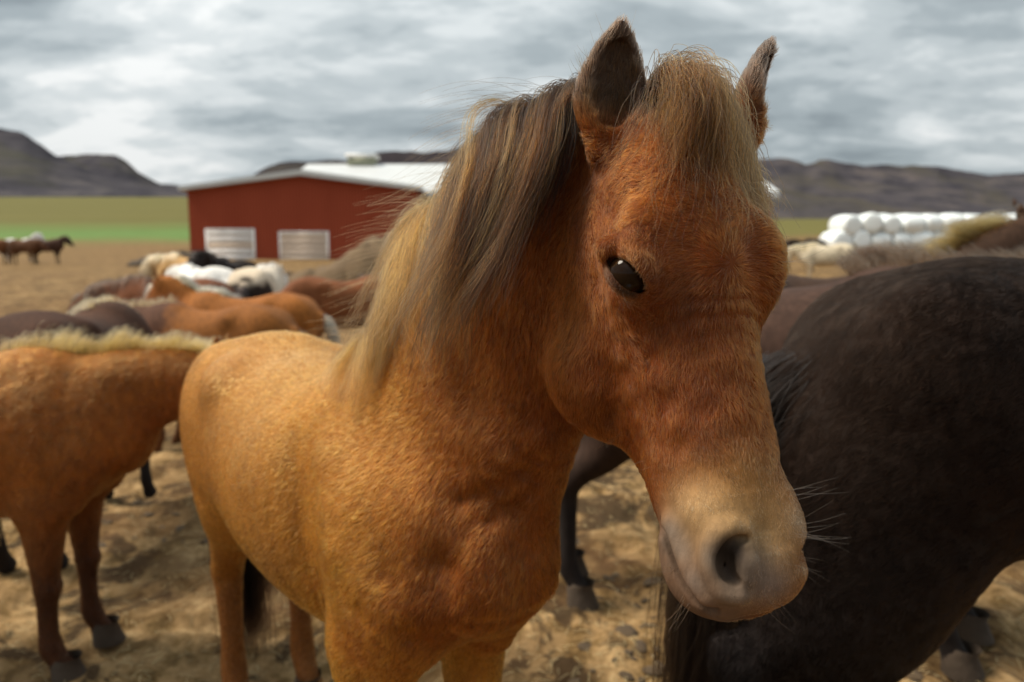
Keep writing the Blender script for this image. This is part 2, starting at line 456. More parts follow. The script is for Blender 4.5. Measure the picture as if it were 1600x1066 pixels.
def build_ground():
    rs = np.concatenate([np.linspace(.3, 1.7, 12), 1.72 * (1.0105 ** np.arange(0, 200)), 1.72 * 1.0105 ** 200 * (1.05 ** np.arange(1, 130))])
    rs = rs[rs < 4200]
    az = np.concatenate([np.linspace(-180, -52, 40, endpoint=False), np.linspace(-52, 52, 560, endpoint=False), np.linspace(52, 180, 41)])
    A, R_ = np.meshgrid(np.radians(az), rs)
    x, y = R_ * np.sin(A), R_ * np.cos(A)
    v = np.stack([x, y, terrain(x, y)], -1).reshape(-1, 3)
    n, m = len(rs), len(az)
    i = np.arange(n - 1)[:, None] * m + np.arange(m - 1)[None]
    q = np.stack([i, i + 1, i + m + 1, i + m], -1).reshape(-1, 4)[:, ::-1]
    m_, w_ = new_mat('ground')
    p = w_.n('ShaderNodeTexCoord').outputs['Object']
    sxyz = w_.n('ShaderNodeSeparateXYZ', {0: p}).outputs
    r2 = w_.math('SQRT', w_.math('ADD', w_.math('MULTIPLY', sxyz[0], sxyz[0]), w_.math('MULTIPLY', sxyz[1], sxyz[1])))
    a_, b_, c_, d_ = w_.noise(p, .9, 5, .6, .4), w_.noise(p, 6.5, 8, .72, .0), w_.noise(p, 28.0, 5, .7), w_.noise(w_.map(p, (1, 1, 1), (9, 3, 1)), 2.3, 6, .7, .6)
    straw = w_.ramp(b_, [(.34, (.055, .029, .009)), (.43, (.155, .096, .038)), (.52, (.27, .172, .078)), (.66, (.44, .300, .148))])
    fine = w_.ramp(c_, [(.25, g(.55)), (.5, g(1.0)), (.75, g(1.25))])
    mud = w_.mix(w_.ramp(d_, [(.49, g(0)), (.57, g(.9))]), straw, (.035, .023, .013, 1))
    mud = w_.mix(1.0, mud, fine, 'MULTIPLY')
    mud = w_.mix(w_.ramp(a_, [(.40, g(0)), (.62, g(.62))]), mud, (.095, .050, .022, 1))
    mud = w_.mix(w_.n('ShaderNodeMapRange', {0: r2, 1: 9.0, 2: 42.0, 3: 0.0, 4: .62}).outputs[0], mud, w_.mix(a_, (.11, .062, .026, 1), (.23, .150, .066, 1)))
    # pasture beyond the trodden yard: a green strip, then dry olive grass up to the hills
    r2 = w_.math('MAXIMUM', sxyz[1], w_.math('MULTIPLY', r2, .55))
    jag = w_.math('MULTIPLY', w_.math('SUBTRACT', w_.noise(p, .09, 4), .5), 22.0)
    rj = w_.math('ADD', r2, jag)
    olive = w_.mix(w_.noise(w_.map(p, (.012, .05, 1)), 1.0, 5, .6), (.080, .078, .020, 1), (.145, .125, .040, 1))
    f = lambda x0, x1: w_.n('ShaderNodeMapRange', {0: rj, 1: x0, 2: x1}).outputs[0]
    green = w_.mix(w_.noise(p, .35, 4), (.070, .135, .034, 1), (.13, .195, .058, 1))
    leftw = w_.n('ShaderNodeMapRange', {0: w_.math('DIVIDE', sxyz[0], r2), 1: -.12, 2: .05, 3: 1.0, 4: 0.0}).outputs[0]
    green = w_.mix(leftw, olive, green)
    col = w_.mix(f(58, 74), mud, green)
    col = w_.mix(f(82, 106), col, olive)
    bmp = w_.n('ShaderNodeBump', {'Strength': .4, 'Distance': .02, 'Height': w_.math('ADD', w_.math('MULTIPLY', b_, .7), w_.math('MULTIPLY', c_, .3))})
    finish(w_, w_.n('ShaderNodeBsdfPrincipled', {'Base Color': col, 'Roughness': .9, 'Specular IOR Level': .08, 'Normal': bmp.outputs[0]}).outputs[0])
    link('ground', to_mesh('ground', v, q), None, m_, 'trampled sandy brown paddock mud running back to green and olive pasture', kind='structure')
build_ground()

def join_shapes(name, shapes, mat, **kw):
    v, q, n = [], [], 0
    for a, b in shapes:
        v.append(a); q.append(np.asarray(b) + n); n += len(a)
    return link(name, to_mesh(name, np.vstack(v), np.vstack(q), kw.pop('smooth', True)), kw.pop('parent', None), mat, **kw)

def clods():
    """lumps of trodden mud and dung lying on the near ground"""
    base = []
    for t in (35, 80, 120, 150):
        pass
    n = 2600
    r = 2.0 + 6.5 * rng.random(n) ** 1.6; az = np.radians(rng.uniform(-46, 46, n))
    x, y = r * np.sin(az), r * np.cos(az)
    keep = vnoise(np.stack([x * 1.1, y * 1.1, x * 0], -1), 31) + .25 * rng.random(n) > .80
    x, y = x[keep], y[keep]; n = len(x)
    z = terrain(x, y)
    sz = .008 + .026 * rng.random(n) ** 2.4
    # an octahedron split once: 18 vertices, 32 faces
    bm = bmesh.new(); bmesh.ops.create_icosphere(bm, subdivisions=2, radius=1); 
    V = np.array([v.co[:] for v in bm.verts]); Fc = np.array([[v.index for v in f.verts] for f in bm.faces]); bm.free()
    k = len(V)
    off = rng.random((n, 1, 3)) * 90
    lumpy = .55 + .95 * fbm((V[None] * 1.15 + off).reshape(-1, 3), 3, 61).reshape(n, k, 1)
    P = V[None] * lumpy * sz[:, None, None] * (np.array([1.5, 1.0, .34]) * (.7 + .6 * rng.random((n, 1, 3))))
    ca, sa = np.cos(az[:n] * 40)[:, None], np.sin(az[:n] * 40)[:, None]
    P = np.stack([P[..., 0] * ca - P[..., 1] * sa, P[..., 0] * sa + P[..., 1] * ca, P[..., 2]], -1)
    P = P + np.stack([x, y, z + sz * .02], -1)[:, None]
    Fa = (Fc[None] + (np.arange(n) * k)[:, None, None]).reshape(-1, 3)
    link('mud_clods', to_mesh('mud_clods', P.reshape(-1, 3), Fa), None, plain('clod', (.075, .050, .027), .95, .6, 9, .5), 'small dark clods of mud and dung scattered over the paddock', kind='stuff')
    # bits of straw pressed into the mud
    n = 9000
    r = 2.0 + 8 * rng.random(n) ** 1.4; az = np.radians(rng.uniform(-46, 46, n)); x, y = r * np.sin(az), r * np.cos(az)
    a = rng.uniform(0, 6.28, n); L = rng.uniform(.015, .06, n)
    P = np.zeros((n, 3, 3))
    for i, t in enumerate((-.5, 0, .5)):
        px_, py_ = x + np.cos(a) * L * t, y + np.sin(a) * L * t
        P[:, i] = np.stack([px_, py_, terrain(px_, py_) + .006 + (.008 * rng.random(n) if i == 1 else 0)], -1)
    c = np.array([.50, .39, .20]) * (.5 + .8 * rng.random((n, 1)))
    m_, w_ = new_mat('straw'); tint = w_.n('ShaderNodeAttribute', attribute_name='tint').outputs['Color']
    finish(w_, w_.n('ShaderNodeBsdfPrincipled', {'Base Color': tint, 'Roughness': .7}).outputs[0])
    o = strands('straw', P, np.array([.0007, .0010, .0006]), c, None, m_, 'stuff'); o['label'] = 'loose bits of pale straw trodden into the paddock mud'
clods()

# ------------------------------------------------------------------ hills
def hill(name, prof, base_px, d0, d1, mat, label, seed, rows=26):
    px = np.arange(prof[0][0], prof[-1][0] + 1, 7.0)
    ridge = np.interp(px, *zip(*prof)) + (fbm(np.stack([px / 30, px * 0, px * 0], -1), 4, seed) - .5) * 7
    v = []
    for j in range(rows + 6):
        t = min(j / (rows - 1), 1); back = max(0, j - rows + 1) / 6
        d = d0 + (d1 - d0) * t + back * 900
        prof_t = t ** 1.25
        for k_, (x_, r_) in enumerate(zip(px, ridge)):
            p_ = at(x_, base_px + 14 + (r_ - base_px - 14) * prof_t, d)
            p_[2] -= back ** 1.5 * 130
            v.append(p_)
    v = np.array(v); n, m = rows + 6, len(px)
    amp = np.repeat(np.clip(np.minimum(np.arange(n) / rows * 2, 2 - np.arange(n) / rows * 2), 0, 1), m)
    v[:, 2] += amp * (fbm(v / 110, 5, seed + 4) - .5) * 38
    i = np.arange(n - 1)[:, None] * m + np.arange(m - 1)[None]
    q = np.stack([i, i + 1, i + m + 1, i + m], -1).reshape(-1, 4)
    link(name, to_mesh(name, v, q), None, mat, label, kind='structure')
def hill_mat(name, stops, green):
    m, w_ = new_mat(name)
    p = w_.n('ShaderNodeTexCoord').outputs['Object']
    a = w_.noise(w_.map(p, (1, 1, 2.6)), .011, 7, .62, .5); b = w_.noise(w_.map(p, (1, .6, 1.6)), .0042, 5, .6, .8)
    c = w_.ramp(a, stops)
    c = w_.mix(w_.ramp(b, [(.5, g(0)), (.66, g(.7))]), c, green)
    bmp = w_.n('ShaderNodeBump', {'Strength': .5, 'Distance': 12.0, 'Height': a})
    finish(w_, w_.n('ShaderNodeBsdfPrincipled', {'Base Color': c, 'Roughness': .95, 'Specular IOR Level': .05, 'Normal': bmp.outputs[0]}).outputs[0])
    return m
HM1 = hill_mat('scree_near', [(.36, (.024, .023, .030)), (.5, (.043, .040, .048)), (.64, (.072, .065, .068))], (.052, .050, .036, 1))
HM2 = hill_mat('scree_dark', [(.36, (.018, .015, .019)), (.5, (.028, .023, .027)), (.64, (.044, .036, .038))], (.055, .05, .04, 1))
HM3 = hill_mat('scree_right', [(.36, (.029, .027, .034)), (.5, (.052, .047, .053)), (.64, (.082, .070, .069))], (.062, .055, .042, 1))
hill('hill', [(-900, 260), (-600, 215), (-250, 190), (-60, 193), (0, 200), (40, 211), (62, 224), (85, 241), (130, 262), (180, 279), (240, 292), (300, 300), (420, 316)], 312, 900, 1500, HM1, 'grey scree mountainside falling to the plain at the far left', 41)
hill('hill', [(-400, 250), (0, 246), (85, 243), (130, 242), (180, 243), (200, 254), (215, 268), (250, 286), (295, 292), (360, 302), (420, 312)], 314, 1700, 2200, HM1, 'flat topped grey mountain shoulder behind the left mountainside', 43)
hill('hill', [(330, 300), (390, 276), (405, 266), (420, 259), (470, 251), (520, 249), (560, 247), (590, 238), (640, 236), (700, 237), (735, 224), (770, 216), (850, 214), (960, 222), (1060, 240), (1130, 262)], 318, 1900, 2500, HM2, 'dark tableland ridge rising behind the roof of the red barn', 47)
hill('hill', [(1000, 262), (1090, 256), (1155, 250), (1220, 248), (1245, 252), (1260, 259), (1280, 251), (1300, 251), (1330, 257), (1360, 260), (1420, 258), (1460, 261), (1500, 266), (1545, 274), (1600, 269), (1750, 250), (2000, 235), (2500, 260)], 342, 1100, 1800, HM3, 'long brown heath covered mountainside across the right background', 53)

# ------------------------------------------------------------------ red barn
def box(lo, hi):
    (a, b, c), (d, e, f) = lo, hi
    v = np.array([(a, b, c), (d, b, c), (d, e, c), (a, e, c), (a, b, f), (d, b, f), (d, e, f), (a, e, f)], float)
    q = np.array([(0, 3, 2, 1), (4, 5, 6, 7), (0, 1, 5, 4), (1, 2, 6, 5), (2, 3, 7, 6), (3, 0, 4, 7)])
    return v, q
def prism(poly, y0, y1):
    """poly of (x, z) corners extruded along y: triangulated fan on the ends, as quads with a repeated corner avoided by n-gons"""
    n = len(poly)
    bm = bmesh.new()
    a = [bm.verts.new((x, y0, z)) for x, z in poly]; b = [bm.verts.new((x, y1, z)) for x, z in poly]
    bm.faces.new(a[::-1]); bm.faces.new(b)
    for i in range(n): bm.faces.new((a[i], a[(i + 1) % n], b[(i + 1) % n], b[i]))
    bmesh.ops.recalc_face_normals(bm, faces=bm.faces)
    return bm
def bm_obj(name, bm, parent, mat, **kw):
    me = bpy.data.meshes.new(name); bm.to_mesh(me); bm.free()
    return link(name, me, parent, mat, **kw)
def barn():
    k = 42 / FPX
    gx = lambda px: (px - 800) * k
    gz = lambda py: CAM_H + (420 - py) * k
    y0 = 42.0; zb = 1.2
    root = link('barn', None, label='long red barn with pale metal roof and two board doors in its gable', cat='barn')
    root.location = (0, 0, 0)
    red, m = new_mat('red_cladding')[0:2]
    p = m.n('ShaderNodeTexCoord').outputs['Object']
    wv = m.n('ShaderNodeTexWave', {'Vector': p, 'Scale': 1.6, 'Distortion': 0.0}, wave_type='BANDS', bands_direction='X').outputs[1]
    nz = m.noise(m.map(p, (1, 1, .25)), .8, 5, .6)
    c = m.mix(nz, (.235, .043, .019, 1), (.315, .063, .029, 1))
    bmp = m.n('ShaderNodeBump', {'Strength': .5, 'Distance': .04, 'Height': wv})
    finish(m, m.n('ShaderNodeBsdfPrincipled', {'Base Color': c, 'Roughness': .6, 'Specular IOR Level': .12, 'Normal': bmp.outputs[0]}).outputs[0])
    tin = plain('pale_metal_roof', (.50, .52, .53), .45, .12, .7, .2)
    trim = plain('white_trim', (.78, .77, .75), .6, .08, 3)
    xl, xr, xm = gx(302), gx(654), gx(478)
    ze, zp = gz(299), gz(279)
    bm_obj('wall', prism([(xl, zb), (xr, zb), (xr, ze), (xm, zp), (xl, ze)], y0, y0 + 9), root, red)
    # roof of the front wing: two sheets with a thick white edge
    for a, b in (((xl - .35, ze - .12), (xm, zp)), ((xr + .35, ze - .12), (xm, zp))):
        bm_obj('roof', prism([(a[0], a[1] + .004), (b[0], b[1] + .004), (b[0], b[1] + .34), (a[0], a[1] + .26)], y0 - .45, y0 + 9.5), root, tin)
    # long range behind, ridge running across
    bx0, bx1 = gx(410), (1206 - 800) * 45 / FPX
    zeave, zridge = CAM_H + (420 - 309) * 45.5 / FPX, CAM_H + (420 - 267) * 53.5 / FPX
    bm = prism([(46.0, zb), (61.0, zb), (61.0, zeave), (53.5, zridge - .15), (46.0, zeave)], bx0, bx1)
    bmesh.ops.transform(bm, matrix=Matrix(((0, 1, 0, 0), (1, 0, 0, 0), (0, 0, 1, 0), (0, 0, 0, 1))), verts=bm.verts); bmesh.ops.recalc_face_normals(bm, faces=bm.faces)
    bm_obj('wall', bm, root, red)
    for a, b in (((45.5, zeave - .1), (53.5, zridge)), ((61.5, zeave - .1), (53.5, zridge))):
        bm = prism([(a[0], a[1]), (b[0], b[1]), (b[0], b[1] + .3), (a[0], a[1] + .42)], bx0 - .3, bx1 + .4)
        bmesh.ops.transform(bm, matrix=Matrix(((0, 1, 0, 0), (1, 0, 0, 0), (0, 0, 1, 0), (0, 0, 0, 1))), verts=bm.verts); bmesh.ops.recalc_face_normals(bm, faces=bm.faces)
        bm_obj('roof', bm, root, tin)
    vx = (572 - 800) * 53.5 / FPX
    vent = join_shapes('roof_vent', [box((vx - 1.05, 52.9, zridge + .1), (vx + 1.05, 54.1, zridge + .75))], plain('vent_wall', (.30, .31, .22), .7), parent=root, smooth=False)
    join_shapes('vent_cap', [box((vx - 1.2, 52.7, zridge + .752), (vx + 1.2, 54.3, zridge + .98))], trim, parent=vent, smooth=False)
    wood = plain('door_boards', (.64, .52, .42), .7, .12, 4, .2); pale = plain('door_pale', (.74, .71, .69), .7, .1, 4, .2)
    for a, b, top, kind in ((330, 400, 362, 0), (443, 514, 366, 1)):
        x0, x1, zt = gx(a), gx(b), gz(top)
        d = join_shapes('door', [box((x0 - .12, y0 - .06, zb), (x0, y0 - .004, zt + .14)), box((x1, y0 - .06, zb), (x1 + .12, y0 - .004, zt + .14)), box((x0, y0 - .06, zt), (x1, y0 - .004, zt + .14))], trim if kind == 0 else pale, parent=root, smooth=False)
        nb = 7; hh = (zt - zb) / nb
        for i in range(nb):
            mm = (pale if i % 3 != 1 else wood) if kind == 0 else (wood if i > 1 else pale)
            z0 = zb + i * hh
            join_shapes('plank', [box((x0 + .003, y0 - .05 - .012 * (i % 2), z0 + .012), (x1 - .003, y0 - .006, z0 + hh - .012))], mm, parent=d, smooth=False)
barn()

# ------------------------------------------------------------------ wrapped bales
def bales():
    m, w_ = new_mat('bale_wrap')
    p = w_.n('ShaderNodeTexCoord').outputs['Object']
    wv = w_.n('ShaderNodeTexWave', {'Vector': p, 'Scale': 3.0, 'Distortion': 3.0, 'Detail': 2.0}, bands_direction='X').outputs[1]
    bmp = w_.n('ShaderNodeBump', {'Strength': .35, 'Distance': .03, 'Height': wv})
    c = w_.mix(w_.noise(p, 3, 4), (.74, .82, .84, 1), (.86, .89, .90, 1))
    finish(w_, w_.n('ShaderNodeBsdfPrincipled', {'Base Color': c, 'Roughness': .28, 'Normal': bmp.outputs[0]}).outputs[0])
    n = 26; prof = [(-.60, 0), (-.605, .25), (-.59, .47), (-.54, .575), (-.40, .615), (0, .625), (.40, .615), (.54, .575), (.59, .47), (.605, .25), (.60, 0)]
    v = []; q = []
    for x_, r_ in prof:
        for i in range(n):
            t = 2 * math.pi * i / n
            wob = 1 + .02 * math.sin(5 * t + x_ * 7)
            v.append((x_, max(r_, .004) * math.cos(t) * wob, max(r_, .004) * math.sin(t) * wob))
    for j in range(len(prof) - 1):
        for i in range(n): q.append((j * n + i, j * n + (i + 1) % n, (j + 1) * n + (i + 1) % n, (j + 1) * n + i))
    me = to_mesh('hay_bale', v, q); me.materials.append(m)
    lab = 'round hay bale wrapped in white plastic in the long two layer stack'
    D0 = 40.0; k = FPX / D0
    for layer, xs in ((0, np.arange(1303, 1700, 31.5)), (1, np.arange(1318, 1690, 31.5))):
        for i, px in enumerate(xs):
            for row in (0, 1):
                X = (px - 800) / k + rng.uniform(-.05, .05) + row * .25; Y = D0 + row * 1.3
                o = link('hay_bale', me, label=lab, cat='hay bale', group='white wrapped hay bales stacked at the pasture edge')
                o.location = (X, Y, float(terrain(X, Y, False)) + .58 + layer * 1.0 - .12 + rng.uniform(-.07, .07))
                o.scale = (1, ) * 3 if row else (rng.uniform(.94, 1.06), ) * 3
                o.rotation_euler = (rng.uniform(0, 6), rng.uniform(-.04, .04), (math.pi / 2 if (layer == 0 and i < 2) or (layer == 1 and i < 3) else 0) + rng.uniform(-.2, .2))
bales()

# ------------------------------------------------------------------ muck heap before the barn
def heap():
    f = Field()
    c = at(548, 420, 19.0); z = float(terrain(c[0], c[1], False))
    for dx, dy, r, h in ((0, 0, 1.0, 1.0), (.7, .2, 1.1, 1.5), (1.5, .5, 1.2, 1.8), (-.9, -.2, 1.0, .62), (-1.6, -.1, .8, .40), (.3, .8, 1.2, 1.1), (2.4, .6, 1.2, 1.6)):
        f.ell((dx, dy, 0), (r, r, h), None, .35)
    v, q = surface(f, (-3.2, -2, -.3), (4.2, 2.6, 2.2), .09)
    v = v + (fbm(v * 2.6, 5, 77)[:, None] - .5) * np.array([.45, .45, .70])
    m = plain('muck', (.12, .076, .038), .95, .6, 3.0, 1.0)
    o = link('muck_heap', to_mesh('muck_heap', v, q), None, m, 'low brown heap of old hay and muck before the barn gable', 'heap')
    o.location = (c[0], c[1], z - .05)
heap()
def bank():
    f = Field(); c = at(268, 420, 33.0); z = float(terrain(c[0], c[1], False))
    for dx, r, h_ in ((-1.2, 1.0, .35), (-.3, 1.1, .55), (.7, 1.2, .75), (1.6, .9, .6)): f.ell((dx, 0, 0), (r, .8, h_), None, .4)
    v, q = surface(f, (-2.8, -1.4, -.3), (3.0, 1.4, 1.4), .10)
    v = v + (fbm(v * 2.6, 4, 79)[:, None] - .5) * np.array([.3, .3, .4])
    o = link('earth_bank', to_mesh('earth_bank', v, q), None, plain('dark_earth', (.050, .034, .020), .95, .6, 3.0, .8), 'low dark earth bank beside the left corner of the red barn', 'earth bank')
    o.location = (c[0], c[1], z - .05)
bank()

# ------------------------------------------------------------------ coats, manes and materials of the horses
def L(r, g_, b):
    c = np.array([r, g_, b]) / 255.0
    return np.where(c <= .04045, c / 12.92, ((c + .055) / 1.055) ** 2.4)

def hair_material(name, rough=.38, radial=.45, root_dark=.40, two=False, ior=1.32):
    m, w_ = new_mat(name)
    tint = w_.n('ShaderNodeAttribute', attribute_name='tint').outputs['Color']
    ic = w_.n('ShaderNodeHairInfo').outputs['Intercept']
    if two:
        rt = w_.n('ShaderNodeAttribute', attribute_name='root').outputs['Color']
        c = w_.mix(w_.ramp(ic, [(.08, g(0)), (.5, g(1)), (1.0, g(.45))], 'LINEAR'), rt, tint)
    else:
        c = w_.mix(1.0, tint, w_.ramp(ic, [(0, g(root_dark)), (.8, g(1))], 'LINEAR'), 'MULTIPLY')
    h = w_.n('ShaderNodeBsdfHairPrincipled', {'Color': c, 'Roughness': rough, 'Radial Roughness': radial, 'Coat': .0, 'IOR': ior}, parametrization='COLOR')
    finish(w_, h.outputs[0])
    return m
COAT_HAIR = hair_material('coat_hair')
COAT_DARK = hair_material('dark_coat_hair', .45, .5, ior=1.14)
MANE_HAIR = hair_material('mane_hair', .30, .40, two=True, ior=1.28)

def skin_material(name, rough=.55, sheen=.02, nscale=60, bump=.25, k=1.0, speck=.25):
    m, w_ = new_mat(name)
    p = w_.n('ShaderNodeTexCoord').outputs['Object']
    a = w_.n('ShaderNodeAttribute', attribute_name='paint').outputs['Color']
    nz = w_.noise(w_.map(p, (1, 1, .35)), nscale, 4, .65)
    c = w_.mix(1.0, a, w_.ramp(nz, [(.25, g((1 - speck) * k)), (.75, g((1 + speck) * k))], 'LINEAR'), 'MULTIPLY')
    b = w_.n('ShaderNodeBump', {'Strength': bump, 'Distance': .006, 'Height': nz})
    finish(w_, w_.n('ShaderNodeBsdfPrincipled', {'Base Color': c, 'Roughness': rough, 'Specular IOR Level': .14, 'Sheen Weight': sheen, 'Sheen Roughness': .5, 'Normal': b.outputs[0]}).outputs[0])
    return m
SKIN = skin_material('coat', .80, speck=.42, nscale=45, bump=.4)
SKIN_UNDER = skin_material('coat_under', .7, 0, 90, .3, .55)
HOOF = plain('horn', (.050, .034, .022), .9, .3, 14, .3)
def eye_mat():
    m, w_ = new_mat('horse_eye')
    finish(w_, w_.n('ShaderNodeBsdfPrincipled', {'Base Color': (.014, .007, .0035, 1), 'Roughness': .05, 'IOR': 1.34, 'Specular IOR Level': .24}).outputs[0])
    return m
EYE = eye_mat()

def set_paint(me, col):
    a = me.attributes.new('paint', 'FLOAT_COLOR', 'POINT')
    a.data.foreach_set('color', np.hstack([np.clip(col, 0, 1), np.ones((len(col), 1))]).astype(np.float32).ravel())

def eyeball(r):
    bm = bmesh.new(); bmesh.ops.create_uvsphere(bm, u_segments=28, v_segments=18, radius=r)
    for f in bm.faces: f.smooth = True
    me = bpy.data.meshes.new('eye'); bm.to_mesh(me); bm.free(); me.materials.append(EYE)
    return me

def hang(field, roots, dirs, lengths, steps, grav, stiff=.5, wind=(0, 0, 0), off=.006, curl=0.0, freq=14.0, seed=0):
    """strands that leave their roots along dirs, then fall and slide over the body"""
    r_ = np.random.default_rng(seed)
    P = np.zeros((len(roots), steps, 3)); p = roots.copy(); d = dirs.copy(); P[:, 0] = p
    grav = np.asarray(grav, float); wind = np.asarray(wind, float)
    seg = lengths[:, None] / (steps - 1)
    for i in range(1, steps):
        t = i / (steps - 1)
        n_ = np.stack([vnoise(p * freq, seed + 11 + j) - .5 for j in range(3)], 1) * curl
        d = nrm(d * stiff + (grav + wind * (.4 + t)) * (1 - stiff) + n_)
        p = p + d * seg
        for _ in range(2):
            s_ = field(p); m = s_ < off
            if m.any():
                g_ = nrm(field.grad(p[m], .004)); om = off[m] if np.ndim(off) else off
                p[m] = p[m] + g_ * (om - s_[m])[:, None] * .9
        d = nrm(p - P[:, i - 1]); P[:, i] = p
    return P
def locks(guides, per, spread, tipspread, seed=0, wave=0.0, waves=5.0, frizz=0.0):
    """per hairs round each guide strand"""
    r_ = np.random.default_rng(seed)
    G, M = guides.shape[:2]
    t = np.linspace(0, 1, M)[None, :, None]
    o = r_.normal(size=(G * per, 1, 3)); o2 = r_.normal(size=(G * per, 1, 3))
    P = np.repeat(guides, per, 0)
    wl = np.repeat(r_.uniform(.5, 1.5, (G, 1, 1)), per, 0)
    prof = spread * (1 - t) + tipspread * t
    P = P + o * prof * (.35 + .65 * np.sin(math.pi * (.15 + .7 * t)))
    ph = r_.uniform(0, 6.28, (G * per, 1, 1)); pg = np.repeat(r_.uniform(0, 6.28, (G, 1, 1)), per, 0)
    P = P + wave * t ** .7 * np.sin(waves * 6.28 * t * wl + pg + .5 * np.sin(ph)) * nrm(o2)
    if frizz: P = P + frizz * t * np.cumsum(r_.normal(size=P.shape), 1) * .35
    shrink = (.72 + .28 * r_.random((G * per, 1, 1)))
    idx = np.clip(t * shrink * (M - 1), 0, M - 1.001)[:, :, 0]
    i0 = idx.astype(int); f = (idx - i0)[..., None]; row = np.arange(len(P))[:, None]
    return P[row, i0] * (1 - f) + P[row, i0 + 1] * f
def set_root_tint(o, col):
    a = o.data.attributes.new('root', 'FLOAT_COLOR', 'CURVE')
    a.data.foreach_set('color', np.hstack([col, np.ones((len(col), 1))]).astype(np.float32).ravel())

def mesh_np(me):
    n = len(me.vertices); co = np.empty(n * 3, np.float32); no = np.empty(n * 3, np.float32)
    me.vertices.foreach_get('co', co); me.vertex_normals.foreach_get('vector', no)
    me.calc_loop_triangles(); m = len(me.loop_triangles); tr = np.empty(m * 3, np.int32); me.loop_triangles.foreach_get('vertices', tr)
    return co.reshape(-1, 3).astype(float), no.reshape(-1, 3).astype(float), tr.reshape(-1, 3)

def fur(name, ob, paint, count, weight, length, flow, lift=.45, radius=.0002, M=5, seed=3, tuft=90.0, tuftamt=.55, jitter=.16, colvar=.22, mat=None, skip=None):
    """count hairs over the body of ob; weight, length, flow are functions of (points, normals)"""
    r_ = np.random.default_rng(seed)
    co, no, tr = mesh_np(ob.data)
    a, b, c = co[tr[:, 0]], co[tr[:, 1]], co[tr[:, 2]]
    area = np.linalg.norm(np.cross(b - a, c - a), axis=1) * .5
    cen, cn = (a + b + c) / 3, nrm(no[tr].mean(1))
    wt = area * weight(cen, cn); wt = np.maximum(wt, 0)
    t = np.searchsorted(np.cumsum(wt), r_.random(count) * wt.sum())
    t = np.minimum(t, len(tr) - 1)
    u, v = r_.random((2, count)); fl = u + v > 1; u[fl], v[fl] = 1 - u[fl], 1 - v[fl]
    bc = np.stack([1 - u - v, u, v], 1)
    p = (co[tr[t]] * bc[:, :, None]).sum(1); n = nrm((no[tr[t]] * bc[:, :, None]).sum(1)); col = (paint[tr[t]] * bc[:, :, None]).sum(1)
    f = flow(p, n)
    if callable(tuftamt): tuftamt = tuftamt(p)[:, None]
    tn = np.stack([vnoise(p * tuft, 50 + j) - .5 for j in range(3)], 1) * tuftamt * 2
    tn += np.stack([vnoise(p * tuft * .27, 60 + j) - .5 for j in range(3)], 1) * tuftamt
    f = f + tn + r_.normal(size=p.shape) * jitter
    f = nrm(f - (f * n).sum(1, keepdims=True) * n)
    ln = length(p, n) * r_.uniform(.65, 1.2, count)
    lf = np.clip(lift + (vnoise(p * tuft * 1.3, 77) - .5) * .5 + r_.normal(size=count) * .08, .08, 1.2)[:, None]
    P = np.zeros((count, M, 3)); s = np.linspace(0, 1, M)
    for i in range(M):
        P[:, i] = p + ln[:, None] * (f * (s[i] * .93) + n * lf * (s[i] * .9 - .55 * s[i] ** 2)) - n * .0008
    br = (1 + colvar * r_.normal(size=(count, 1)) * .6) * (.62 + .76 * vnoise(p * tuft * .8, 91)[:, None])
    col = np.clip(col * np.clip(br, .35, 1.8), 0, .95)
    rad = radius(p) if callable(radius) else np.full(count, radius)
    o = strands(name, P, rad[:, None] * np.linspace(1, .25, M)[None], col, ob, mat or COAT_HAIR)
    return o

